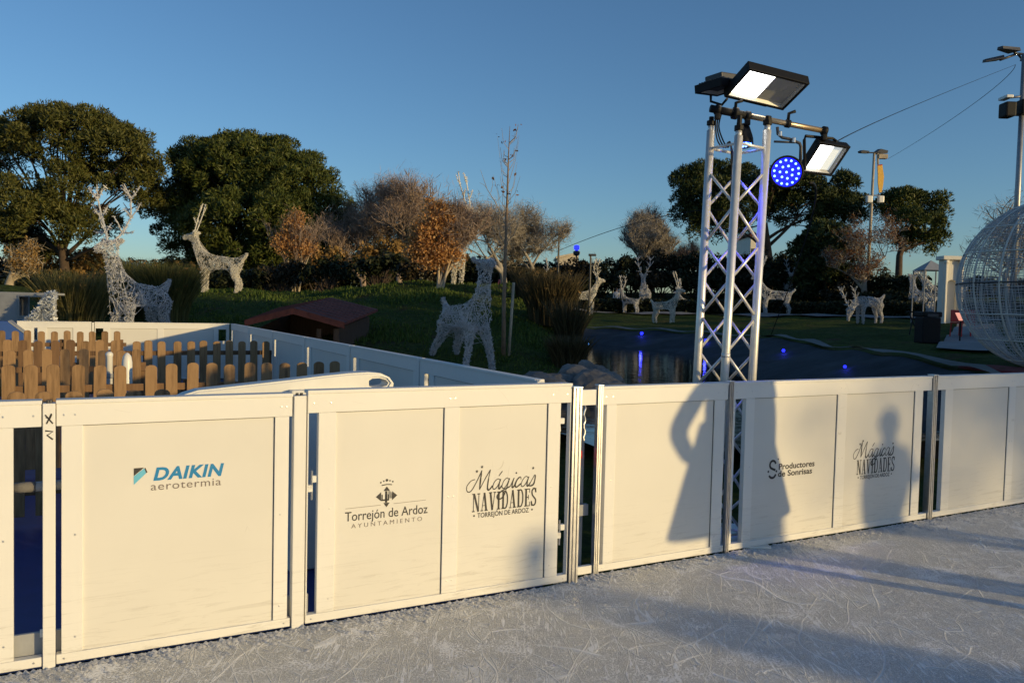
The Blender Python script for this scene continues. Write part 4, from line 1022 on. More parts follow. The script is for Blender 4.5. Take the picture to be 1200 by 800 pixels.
# ------------------------------------------------------------------ light globe
def globe():
    R_ = 1.33; c = at(1233, 334, 12.9); g0 = tz(c.x, c.y)
    t = thing('light_globe', 'big walk-in globe of white rings and grey light netting on the right', 'light globe', (c.x, c.y, c.z))
    def arc(f, n_=72): return [f(2 * PI * i / n_) for i in range(n_ + 1)]
    for k in range(9):                                          # meridians
        a = PI * k / 9 + .12
        mb = MB(); mb.tube(arc(lambda q: V((R_ * math.sin(q) * math.cos(a), R_ * math.sin(q) * math.sin(a), R_ * math.cos(q)))), .0135, 6, False); mb.build('meridian_ring', 'ring', t, True)
    for k, z in enumerate((-.9, -.66, -.36, 0, .36, .66, .9)):
        r = math.sqrt(1 - z * z) * R_
        mb = MB(); mb.tube(arc(lambda q: V((r * math.cos(q), r * math.sin(q), z * R_))), .011 if z else .013, 6, False); mb.build('parallel_ring', 'ring' if z else 'darkgrey', t, True)
    vs, fs = [], []                                              # the netting: fine wires between the rings
    mb = MB(); r2 = R_ - .012
    for k in range(120):
        a = 2 * PI * k / 120 + random.uniform(-.01, .01)
        mb.tube([V((r2 * math.sin(q) * math.cos(a + .02 * math.sin(9 * q + k)), r2 * math.sin(q) * math.sin(a + .02 * math.sin(9 * q + k)), r2 * math.cos(q))) for q in [PI * (i + .6) / 26 for i in range(25)]], .0046, 3, False)
    for k in range(64):
        z = -1 + 2 * (k + .5) / 64; r = math.sqrt(1 - z * z) * r2
        mb.tube([V((r * math.cos(q), r * math.sin(q), z * r2 + .01 * math.sin(7 * q + k))) for q in [2 * PI * i / 60 for i in range(61)]], .0046, 3, False)
    o = mb.build('light_net', 'netwire', t); tag(o, kind='stuff')
    b = thing('carpet_base', 'round red carpeted base under the light globe', 'platform', (c.x, c.y, g0 - .1))
    h = (c.z - R_) - (g0 - .1) + .02
    mb = MB(); mb.lathe([(1.25, 0), (1.25, max(.06, h - .04)), (1.22, max(.08, h - .01)), (.3, max(.085, h))], 40); mb.build('platform', 'redcarpet', b)
    mb = MB(); mb.lathe([(1.27, 0), (1.27, .04), (1.251, .045), (1.251, 0)], 40); mb.build('edge_trim', 'red', b)
globe()

# ------------------------------------------------------------------ hut, kiosk, buildings
def hut():
    Y = 17.5; z0 = tz(at(365, 390, Y).x, Y)
    a = at(365, 395, Y); t = thing('hut', 'low wooden hut with a red tiled roof behind the side fence', 'hut', (a.x, a.y, z0))
    o = V((a.x, a.y, z0)); X = lambda x, y, dy=0: at(x, y, Y + dy) - o
    # ridge runs away to the upper right
    gl, gp, gr = X(287, 378, 0), X(344, 364, -.3), X(404, 381, -.6)       # front gable: eave, ridge, eave
    bl, bp, br_ = X(330, 362, 2.6), X(388, 351, 2.4), X(443, 365, 2.2)
    th = V((0, 0, .055))
    mb = MB()
    for a_, b_, c_, d_ in ((gl, gp, bp, bl), (gp, gr, br_, bp)):
        mb.add([a_, b_, c_, d_, a_ + th, b_ + th, c_ + th, d_ + th], [(3, 2, 1, 0), (4, 5, 6, 7), (0, 1, 5, 4), (1, 2, 6, 5), (2, 3, 7, 6), (3, 0, 4, 7)])
        for k in range(1, 9):                                   # battens across the slope
            p, q = a_.lerp(d_, k / 9) + th * 1.0, b_.lerp(c_, k / 9) + th * 1.0
            mb.tube([p, q], .016, 5)
    mb.build('roof', 'redroof', t)
    fl, fr = X(300, 384, .15), X(395, 385, -.35); kl, kr = X(338, 366, 2.4), X(432, 370, 2.0)
    def wall(p, q, name, hi=0.):
        m_ = MB(); d = (q - p); d.z = 0; n_ = V((-d.y, d.x, 0)).normalized() * .05
        m_.add([V((p.x, p.y, -.4)), V((q.x, q.y, -.4)), q - V((0, 0, .02)), p - V((0, 0, .02)), V((p.x, p.y, -.4)) + n_, V((q.x, q.y, -.4)) + n_, q - V((0, 0, .02)) + n_, p - V((0, 0, .02)) + n_], [(0, 1, 2, 3), (7, 6, 5, 4), (1, 0, 4, 5), (2, 1, 5, 6), (3, 2, 6, 7), (0, 3, 7, 4)])
        m_.build(name, 'darkwood', t)
    wall(fr + V((-.05, .1, 0)), kr, 'wall'); wall(kl, kr, 'wall'); wall(kl, fl, 'wall')
    for p in (fl, fr, (fl + fr) / 2 + V((.5, 0, 0))):
        m_ = MB(); m_.bbox((p.x - .05, p.y - .05, -.4), (p.x + .05, p.y + .05, p.z), .005); m_.build('post', 'darkwood', t)
    m_ = MB(); 
    for a_, b_ in ((gl, gp), (gp, gr)): 
        m_.add([a_ + V((0, -.03, -.07)), b_ + V((0, -.03, -.07)), b_ + V((0, -.03, .06)), a_ + V((0, -.03, .06)), a_ + V((0, -.005, -.07)), b_ + V((0, -.005, -.07)), b_ + V((0, -.005, .06)), a_ + V((0, -.005, .06))], [(0, 1, 2, 3), (7, 6, 5, 4), (0, 4, 5, 1), (3, 2, 6, 7)])
    m_.build('bargeboard', 'redroof', t)
hut()
def kiosk():
    Y = 17.5; a = at(-40, 400, Y); z0 = tz(a.x, a.y); o = V((a.x, a.y, z0))
    t = thing('kiosk', 'grey cabin with a see-through window at the left edge', 'kiosk', o)
    X = lambda x, y, dy=0: at(x, y, Y + dy) - o
    p, q = X(-90, 341), X(65, 342); zt_ = (p.z + q.z) / 2
    wl, wr, wb, wt = X(21, 345).x, X(52, 345).x, X(40, 372).z, X(40, 346).z
    th = .08
    mb = MB()
    mb.bbox((p.x, 0, -.1), (wl, th, zt_), .005); mb.bbox((wr, 0, -.1), (q.x - .02, th, zt_), .005); mb.bbox((wl + .001, .001, wt), (wr - .001, th - .001, zt_ - .001), .003); mb.bbox((wl + .001, .001, -.1), (wr - .001, th - .001, wb), .003)
    mb.build('front_wall', 'grey', t)
    mb = MB(); mb.bbox((p.x, th + .003, zt_ - .05), (q.x - .02, .4, zt_ - .003), .005); mb.build('roof_slab', 'grey', t)
    mb = MB(); mb.bbox((p.x, .41, -.1), (wl - .02, .46, zt_ - .06), .005); mb.build('rear_wall', 'grey', t)
    mb = MB(); e = .035
    for lo, hi in (((wl, -.02, wb), (wl + e, -.001, wt)), ((wr - e, -.02, wb), (wr, -.001, wt)), ((wl + e, -.02, wt - e), (wr - e, -.001, wt)), ((wl + e, -.02, wb), (wr - e, -.001, wb + e))): mb.bbox(lo, hi, .003)
    mb.build('window_frame', 'pole', t)
    b = thing('blue_crate', 'blue painted box with a slanted grey top in front of the grey cabin', 'box', (B0.x - .19, B0.y - .55, 0), PB.a)
    h = at(10, 377, B0.y - .55).z
    mb = MB(); mb.prism([(-.9, 0), (.55, 0), (.55, h - .22), (.3, h), (-.9, h)], lambda u, v, w_: V((u, w_, v)), .5); mb.build('box_body', 'bluepaint', b)
    mb = MB(); mb.prism([(.3, h + .003), (.56, h - .217), (.56, h - .19), (.31, h + .02)], lambda u, v, w_: V((u, w_ - .01, v)), .52); mb.build('lid', 'grey', b)
    # tinsel ramp: a swooping wedge of silver strands
    r = at(46, 377, 16.9); r0 = V((r.x, r.y, tz(r.x, r.y))); t2 = thing('tinsel_ornament', 'swooping silver tinsel ornament against the grey cabin', 'ornament', r0)
    Xr = lambda x, y, dy=0: at(x, y, 16.9 + dy) - r0
    n_ = 3600; top = [(28, 376), (36, 371), (44, 362), (50, 352), (55, 344), (62, 343)]
    us = RNG.random(n_); vs, fs = [], []
    for i in range(n_):
        x = 28 + 36 * us[i]; yt = np.interp(x, [q_[0] for q_ in top], [q_[1] for q_ in top]); y = yt + (395 - yt) * RNG.random() ** 1.4
        p = Xr(x, y, RNG.uniform(0, .3)); d = V(RNG.normal(size=3)); d = d.normalized() * .07; e_ = V(RNG.normal(size=3)).normalized() * .008
        b_ = len(vs); vs += [p - d - e_, p - d + e_, p + d + e_, p + d - e_]; fs.append((b_, b_ + 1, b_ + 2, b_ + 3))
    m_ = MB(); m_.add(vs, fs); m_.build('tinsel_strands', 'tinsel', t2)
    m_ = MB(); m_.tube([Xr(x, y, .15) for x, y in top], .02, 6); m_.tube([Xr(62, 343, .15), Xr(63, 400, .15)], .03, 6); m_.build('support_frame', 'whitepl', t2)
kiosk()
def block(label, x0, x1, ytop, Y, dep, m, cat='building', roofm=None, wins=0, slope=0):
    a, b = at(x0, ytop, Y), at(x1, ytop, Y); z0 = tz((a.x + b.x) / 2, Y) - .5
    t = thing('building', label, cat, (a.x, Y, z0)); W, H = b.x - a.x, a.z - z0
    mb = MB(); mb.add([(0, 0, 0), (W, 0, 0), (W, 0, H + slope), (0, 0, H), (0, dep, 0), (W, dep, 0), (W, dep, H + slope), (0, dep, H)], [(0, 1, 2, 3), (7, 6, 5, 4), (1, 5, 6, 2), (4, 0, 3, 7), (3, 2, 6, 7)]); mb.build('wall', m, t)
    mb = MB(); mb.add([(-.15, -.15, H + .01), (W + .15, -.15, H + slope + .01), (W + .15, dep, H + slope + .01), (-.15, dep, H + .01), (-.15, -.15, H + .25), (W + .15, -.15, H + slope + .25), (W + .15, dep, H + slope + .25), (-.15, dep, H + .25)], [(3, 2, 1, 0), (4, 5, 6, 7), (0, 1, 5, 4), (1, 2, 6, 5), (2, 3, 7, 6), (3, 0, 4, 7)]); mb.build('roof', roofm or m, t)
    for i in range(wins):
        x = W * (i + .5) / wins; mb = MB(); mb.bbox((x - W / wins * .28, -.05, H * .55), (x + W / wins * .28, -.002, H * .82), .02); mb.build('window', 'darkgrey', t)
    return t
block('cream far building catching the sun between the round tree and the post', 653, 678, 303, 95, 6, 'render', wins=3, slope=.6)
block('low white wall building behind the antlered deer on the left', 104, 137, 309, 52, 5, 'whitewall', wins=2)
block('distant pale house glimpsed behind the pale-barked tree at the left edge', -10, 9, 306, 75, 6, 'whitewall', wins=2)
block('low white pavilion glimpsed between the tower and the dark pine', 880, 893, 277, 70, 5, 'whitewall', roofm='redroof', wins=2)
block('long low roofline far off behind the mound, pale wall', 268, 300, 322, 80, 5, 'whitewall', wins=3)
def portal():
    Y = 33.; a = at(1105, 338, Y); z0 = tz(a.x, a.y) - .1; o = V((a.x, a.y, z0)); t = thing('arch_portal', 'pale sunlit arch panel beside the light globe', 'arch', o)
    b = at(1127.5, 305, Y) - o; W, H = b.x, b.z
    n_ = 10; iw = W * .30; cz = H * .62
    arch = [(W / 2 - iw, 0)] + [(W / 2 - iw * math.cos(PI * k / n_), cz + iw * math.sin(PI * k / n_)) for k in range(n_ + 1)] + [(W / 2 + iw, 0)]
    mb = MB(); mb.prism([(0, 0)] + arch + [(W, 0), (W, H), (0, H)], lambda u, v, w_: V((u, w_, v)), .4); mb.build('surround', 'whitewall', t)
    mb = MB(); mb.prism([(x, z) for x, z in [(W / 2 - iw, .02)] + arch[1:-1] + [(W / 2 + iw, .02)]], lambda u, v, w_: V((u, w_ + .16, v)), .1); mb.build('arch_panel', 'whitewall', t)
    for x in (W * .06, W * .94): 
        mb = MB(); mb.lathe([(.1, 0), (.1, .1), (.07, .12), (.07, H - .15), (.1, H - .12), (.1, H - .01)], 10, Matrix.Translation((x, -.09, 0))); mb.build('column', 'whitewall', t)
    mb = MB(); mb.bbox((-.12, -.18, H + .002), (W + .12, .45, H + .16), .03); mb.build('cornice', 'whitewall', t)
    mb = MB(); c = at(1091, 305, 36); g = thing('marquee_tent', 'small grey peaked tent beside the pale arch', 'tent', (c.x, c.y, tz(c.x, c.y)))
    gz = c.z - g.location.z
    mb.add([(-.55, -.55, gz - .45), (.55, -.55, gz - .45), (.55, .55, gz - .45), (-.55, .55, gz - .45), (0, 0, gz)], [(0, 1, 4), (1, 2, 4), (2, 3, 4), (3, 0, 4), (3, 2, 1, 0)]); mb.build('canopy', 'grey', g)
    for x, y in ((-.5, -.5), (.5, -.5), (.5, .5), (-.5, .5)): mb = MB(); mb.tube([(x, y, 0), (x, y, gz - .46)], .03, 6); mb.build('pole', 'pole', g)
portal()
def bin_and_chairs():
    b = march(1086, 402, 12, 40); s = (at(1086, 365, b.y).z - b.z)
    t = thing('litter_bin', 'black square bin on the dark lawn left of the globe', 'bin', b); w_ = .5 * (at(1097, 390, b.y).x - at(1076, 390, b.y).x)
    mb = MB(); mb.bbox((-w_, -w_, 0), (w_, w_, s * .82), .03); mb.build('bin_body', 'black', t)
    mb = MB(); mb.bbox((-w_ - .02, -w_ - .02, s * .82 + .003), (w_ + .02, w_ + .02, s), .04); mb.build('hood', 'black', t)
    mb = MB(); mb.bbox((-w_ * .6, -w_ - .035, s * .84), (w_ * .6, -w_ - .021, s * .93), .005); mb.build('opening', 'darkgrey', t)
    mb = MB(); mb.bbox((w_ + .004, -.06, 0), (w_ + .03, .0, s * .8), .004); mb.build('side_strip', 'gold', t)
    # paved apron by the globe
    q = [(1097, 411), (1122, 379), (1165, 381), (1180, 414)]; pts = [march(x, y, 11, 45) for x, y in q]
    P2 = np.array([(p.x, p.y) for p in pts]); n1 = 14
    vs = []
    for i in range(n1 + 1):
        for j in range(n1 + 1):
            u, v = i / n1, j / n1; p = (P2[0] * (1 - v) + P2[1] * v) * (1 - u) + (P2[3] * (1 - v) + P2[2] * v) * u; vs.append((p[0], p[1], tz(*p) + .07))
    mb = MB(); mb.add(vs, [(i * (n1 + 1) + j, (i + 1) * (n1 + 1) + j, (i + 1) * (n1 + 1) + j + 1, i * (n1 + 1) + j + 1) for i in range(n1) for j in range(n1)])
    tag(mb.build('paved_apron', 'path'), kind='structure')
    for k, (px, py, rz, lab) in enumerate(((1125, 397, .4, 'red plastic chair standing apart on the paved apron, seat towards the bin'), (1134, 394, -.5, 'red plastic chair right beside the globe netting'))):
        c = march(px, py, 12, 40); h = at(px, 366, c.y).z - c.z; sc_ = h / .85
        t = thing('chair', lab, 'chair', (c.x, c.y, c.z + .06), rz, 'red chairs by the globe', sc_)
        mb = MB(); mb.bbox((-.22, -.22, .42), (.22, .22, .46), .015); mb.build('seat', 'red', t)
        mb = MB(); mb.bbox((-.21, .18, .47), (.21, .22, .86), .018); mb.build('backrest', 'red', t)
        for x, y in ((-.19, -.19), (.19, -.19), (.19, .19), (-.19, .19)): mb = MB(); mb.tube([(x * 1.1, y * 1.1, 0), (x, y, .418)], .022, 6); mb.build('leg', 'red', t)
    p = at(1126, 371, 21); t = thing('table_lamp', 'glowing pinkish lamp shade by the red chairs', 'lamp', (p.x, p.y, tz(p.x, p.y)))
    hz = p.z - t.location.z
    mb = MB(); mb.lathe([(.04, hz - .1), (.13, hz + .09), (.12, hz + .1)], 12); mb.build('lamp_shade', glow('pink_lamp', (1, .42, .3), .8), t, True)
    mb = MB(); mb.tube([(0, 0, 0), (0, 0, hz - .1)], .02, 6); mb.build('stand', 'black', t)
    for px, py in ((1069, 392),):
        c = march(px, py, 14, 40); t = thing('folding_stand', 'black folding stand left of the square bin', 'stand', c); h = at(px, 366, c.y).z - c.z
        for dx in (-.14, .14): mb = MB(); mb.tube([(dx, -.1, 0), (-dx * .6, .1, h)], .018, 6); mb.build('leg', 'black', t)
        mb = MB(); mb.bbox((-.16, -.05, h), (.16, .12, h + .04), .008); mb.build('top', 'black', t)
bin_and_chairs()
def bank_light(px, py, label, Y0=10):
    p = march(px, py, Y0, 60); t = thing('bank_spotlight', label, 'spotlight', p, 0, 'blue spotlights set in the pond bank')
    q = V((-.4, -1, .35)).normalized().to_track_quat('Z', 'Y').to_matrix().to_4x4(); k = p.y / 42
    mb = MB(); mb.lathe([(.04 * k, -.12 * k), (.09 * k, -.1 * k), (.105 * k, 0), (.10 * k, .02 * k)], 12, Matrix.Translation((0, 0, .14 * k)) @ q); mb.build('can', 'black', t)
    mb = MB(); mb.lathe([(.09 * k, .022 * k), (.05 * k, .032 * k), (.005 * k, .036 * k)], 12, Matrix.Translation((0, 0, .14 * k)) @ q); mb.build('lens', 'bluespot', t, True)
    l = bpy.data.lights.new('bank_glow', 'POINT'); l.energy = 5 * k * k; l.color = (.05, .06, 1); l.shadow_soft_size = .05
    o = bpy.data.objects.new('bank_glow', l); COL.objects.link(o); o.parent = t; o.location = V((0, 0, .14 * k)) + V((-.4, -1, .35)).normalized() * .12
for px, py, lab in ((670, 386, 'blue spotlight farthest left, at the reeds on the far bank'), (752, 394, 'blue spotlight on the bank below the upright far deer'), (827, 402, 'blue spotlight seen through the truss tower'), (918, 414, 'blue spotlight on the bank just right of the tower'), (990, 433, 'blue spotlight nearest the white fence on the right')): bank_light(px, py, lab)
def near_spot():
    p = march(684, 431, 10, 40); o = p
    t = thing('pond_projector', 'black projector with a bright blue tip on the pond rocks', 'projector', o); Y = p.y
    X = lambda x, y: at(x, y, Y) - o
    mb = MB(); mb.tube([X(681, 431), X(686, 413)], [.07, .075], 10); mb.tube([(0, 0, -.1), X(681, 431)], .03, 6); mb.build('body', 'black', t, True)
    mb = MB(); mb.tube([X(687.5, 408.5), X(691, 402.5)], .03, 8); mb.build('tip', glow('pale_blue_tip', (.1, .35, 1), 3), t, True)
    mb = MB(); mb.tube([X(676, 406), X(684, 406)], .012, 6); mb.build('handle', glow('red_tip', (1, .1, .05), .5), t)
near_spot()
def rocks():
    for i, (px, py, Y, s, lab) in enumerate(((678, 449, 13.2, .62, 'large grey rock at the pond edge under the projector'), (700, 442, 13.6, .36, 'upright grey rock at the tip of the pond edge'), (652, 450, 12.6, .5, 'flat grey rock just above the white fence'), (628, 448, 12.2, .42, 'grey rock farthest left at the pond edge'), (694, 455, 12.4, .6, 'low grey rock nearest the close posts'))):
        p = at(px, py, Y); bm = bmesh.new(); bmesh.ops.create_icosphere(bm, subdivisions=4, radius=1)
        rr = random.Random(i)
        ph = [rr.uniform(0, 6) for _ in range(6)]
        for v_ in bm.verts:
            q = v_.co; k = 1 + .22 * math.sin(3 * q.x + ph[0]) * math.sin(2.6 * q.y + ph[1]) + .14 * math.sin(6 * q.z + ph[2] + 3 * q.x) + .06 * math.sin(11 * q.x + ph[3]) * math.sin(13 * q.y + ph[4]) + rr.uniform(-.025, .025)
            v_.co = V((q.x * k * s, q.y * k * s * .8, q.z * k * s * (.55 if i != 1 else .95)))
        mb = MB(); mb.bm(bm); o = mb.build('rock', 'stone'); o.location = (p.x, p.y, p.z - s * .25)
        tag(o, lab, 'rock', 'rocks at the pond edge')
rocks()

# ------------------------------------------------------------------ foliage
def leaves(name, centers, radii, per, ln, wd, m, parent=None, out=.55, fill=.35, upb=.0, seed=0, drop=0., radial=0.):
    """leaf-sized faces scattered through clumps"""
    rg = np.random.default_rng(seed)
    c = np.repeat(np.asarray(centers, float), per, 0); r = np.repeat(np.asarray(radii, float), per); n = len(c)
    d = rg.normal(size=(n, 3)); d /= np.linalg.norm(d, axis=1)[:, None]
    d[:, 2] = np.where((d[:, 2] < -.2) & (rg.random(n) < .6), -d[:, 2], d[:, 2])
    rad = r * (fill + (1 - fill) * rg.random(n) ** .5)
    p = c + d * rad[:, None]
    nr = d * out + rg.normal(size=(n, 3)) * (1 - out) * .8; nr[:, 2] += upb
    nr /= np.linalg.norm(nr, axis=1)[:, None]
    t = rg.normal(size=(n, 3)); t[:, 2] -= drop
    if radial: t = t * .55 + d * radial; t[:, 2] += .35 * radial; nr = rg.normal(size=(n, 3)) + d * .3; nr /= np.linalg.norm(nr, axis=1)[:, None]
    t = t; t -= nr * (t * nr).sum(1)[:, None]; t /= np.linalg.norm(t, axis=1)[:, None]
    b = np.cross(nr, t)
    L_ = (ln * rg.uniform(.6, 1.3, n))[:, None]; W_ = (wd * rg.uniform(.6, 1.3, n))[:, None]
    vs = np.stack([p - t * L_ - b * W_ * .25, p - b * W_ + t * L_ * .1, p + t * L_, p + b * W_ + t * L_ * .1], 1).reshape(-1, 3)
    fs = np.arange(4 * n).reshape(-1, 4)
    return np_mesh(name, vs, fs, m, parent)
def lobe_clumps(lobes, Y, o, dens, rad, seed=0, squash=.9, shell=.75):
    """lobes: (px, py, rx, ry[, dY]) ellipses in photo pixels at distance Y -> clump centres in the thing's own space"""
    rg = np.random.default_rng(seed + 5); C_, R_ = [], []
    k = Y / FPX
    for lb in lobes:
        px, py, rx, ry = lb[:4]; dy = lb[4] if len(lb) > 4 else 0
        c = at(px, py, Y + dy) - o
        a, b, h = rx * k, rx * k * squash, ry * k
        n = max(3, int(dens * (a * h * 4 + a * b * 3) / (rad * rad)))
        d = rg.normal(size=(n, 3)); d /= np.linalg.norm(d, axis=1)[:, None]
        d[:, 2] = np.where((d[:, 2] < -.35) & (rg.random(n) < .7), -d[:, 2], d[:, 2])
        s = (shell + (1 - shell) * rg.random(n)) * rg.uniform(.86, 1.06, n)
        C_.append(np.array([c.x, c.y, c.z]) + d * s[:, None] * np.array([a, b, h])); R_.append(rad * rg.uniform(.7, 1.3, n))
    return np.concatenate(C_), np.concatenate(R_)
def limb(mb, a, b, r0, r1, bend=.12, n=5, k=5):
    a, b = V(a), V(b); d = (b - a); L_ = d.length; off = V((random.uniform(-1, 1), random.uniform(-1, 1), random.uniform(-.2, .6))) * L_ * bend
    pts = [a + d * t + off * (4 * t * (1 - t)) * .5 + V((random.uniform(-1, 1), random.uniform(-1, 1), random.uniform(-1, 1))) * L_ * .012 * (0 < i < k) for i, t in enumerate([i / k for i in range(k + 1)])]
    mb.tube(pts, [r0 + (r1 - r0) * i / k for i in range(k + 1)], n); return pts
def pine(label, Y, trunk, lobes, m, limbs, dens=.55, rad=.5, per=58, group='umbrella pines', seed=0, tr=.32, leaf=(.2, .055)):
    """trunk: pixel points from the ground up"""
    b0 = at(trunk[0][0], trunk[0][1], Y); o = V((b0.x, b0.y, tz(b0.x, b0.y) - .05))
    t = thing('pine_tree', label, 'tree', o, 0, group)
    mb = MB(); pts = [V((0, 0, 0))] + [at(x, y, Y) - o for x, y in trunk[1:]]
    mb.tube(pts, [tr * (1 - .45 * i / len(pts)) for i in range(len(pts))], 9)
    for (x0, y0, x1, y1, dy) in limbs: limb(mb, at(x0, y0, Y) - o, at(x1, y1, Y + dy) - o, tr * .42, tr * .10, .2)
    mb.build('trunk', 'bark', t, True)
    c, r = lobe_clumps(lobes, Y, o, dens, rad, seed, .9, .86)
    mb = MB()                                                    # small branches that carry the outer clumps
    top = pts[-1]
    for i in range(0, len(c), 9): limb(mb, top.lerp(V(c[i]), .35), V(c[i]), .06, .02, .15, 4, 3)
    mb.build('branches', 'bark', t)
    leaves('crown', c, r, per, leaf[0], leaf[1], m, t, .6, .5, .25, seed, radial=1.)
    return t
pine('broad umbrella pine at the far left with sky gaps between its limbs', 48, [(76, 338), (76, 318), (74, 300), (72, 282)],
     [(85, 168, 72, 36), (40, 160, 52, 28, 2), (-30, 175, 50, 40, 2), (135, 190, 48, 36, -1), (160, 215, 32, 28), (110, 215, 30, 26, 1), (75, 225, 26, 30, -2), (15, 245, 50, 34, -2), (-25, 265, 40, 30), (55, 268, 46, 26, -2), (105, 265, 34, 22, 1), (30, 285, 30, 18, 2), (172, 240, 22, 22, 1), (-10, 290, 40, 18, 1)],
     'pineb', [(74, 295, 110, 235, 1), (74, 300, 30, 240, -1), (73, 290, 80, 200, 0), (76, 300, 140, 240, 1), (74, 300, 15, 265, 2), (30, 240, 5, 195, 2), (76, 305, 125, 282, -2)], .5, .58, 210, seed=1, leaf=(.15, .034))
pine('dense domed pine in the left middle with a dark green crown', 50, [(318, 338), (316, 320), (312, 300), (308, 280)],
     [(300, 215, 80, 50), (262, 208, 56, 40, 2), (340, 230, 56, 42, -2), (378, 265, 38, 34, -1), (395, 290, 24, 24), (235, 235, 40, 36, 1), (215, 265, 26, 30, 2), (300, 265, 70, 36, -4), (345, 280, 50, 30, -3), (255, 275, 48, 30, -1), (285, 180, 40, 18), (230, 190, 26, 22), (330, 195, 40, 26), (195, 245, 14, 16, 3), (402, 272, 20, 30), (205, 262, 24, 40, 3), (222, 300, 22, 22, 2), (365, 300, 36, 20, -1), (320, 305, 44, 18, -2), (270, 305, 40, 18)],
     'pine', [(312, 300, 250, 240, 1), (312, 300, 370, 260, -1), (310, 290, 300, 210, 0)], .56, .60, 230, seed=2, leaf=(.15, .034))
pine('pine behind the tower, flat crown reaching left and right of it', 58, [(903, 335), (902, 310), (899, 285), (896, 262)],
     [(812, 222, 28, 26), (840, 212, 34, 20, 2), (808, 250, 22, 24, 1), (830, 262, 30, 22), (850, 240, 50, 26), (880, 220, 42, 22, 2), (925, 222, 44, 18, -1), (965, 228, 40, 22), (995, 240, 22, 16, 1), (940, 248, 56, 18, 1), (845, 268, 34, 16, 1), (985, 258, 26, 16)],
     'pined', [(899, 290, 830, 240, 1), (899, 290, 950, 235, -1), (897, 275, 880, 220, 0), (899, 280, 985, 245, 1), (899, 295, 850, 265, 0)], .48, .60, 190, seed=3, leaf=(.16, .038))
pine('umbrella pine at the right with a bare trunk and stepped crown', 54, [(1053, 348), (1053, 325), (1054, 300), (1060, 280)],
     [(1058, 243, 26, 17), (1085, 240, 22, 15, 1), (1040, 248, 14, 14, 1), (1100, 252, 10, 14), (1072, 262, 30, 16, -1), (1082, 282, 22, 14), (1103, 281, 9, 11), (1062, 285, 18, 12, 1)],
     'pine', [(1054, 300, 1080, 255, 0), (1056, 290, 1045, 250, 1), (1056, 295, 1098, 280, 0)], .52, .52, 190, seed=4, tr=.26, leaf=(.15, .036))
pine('low dark conifer between the tower and the street lamp', 50, [(968, 348), (968, 330), (967, 305), (965, 285)],
     [(968, 285, 26, 22), (950, 300, 24, 22, 1), (985, 305, 24, 22, -1), (966, 325, 34, 20)], 'pined', [(968, 320, 950, 300, 0)], .6, .42, 90, 'conifers', seed=5, tr=.18)

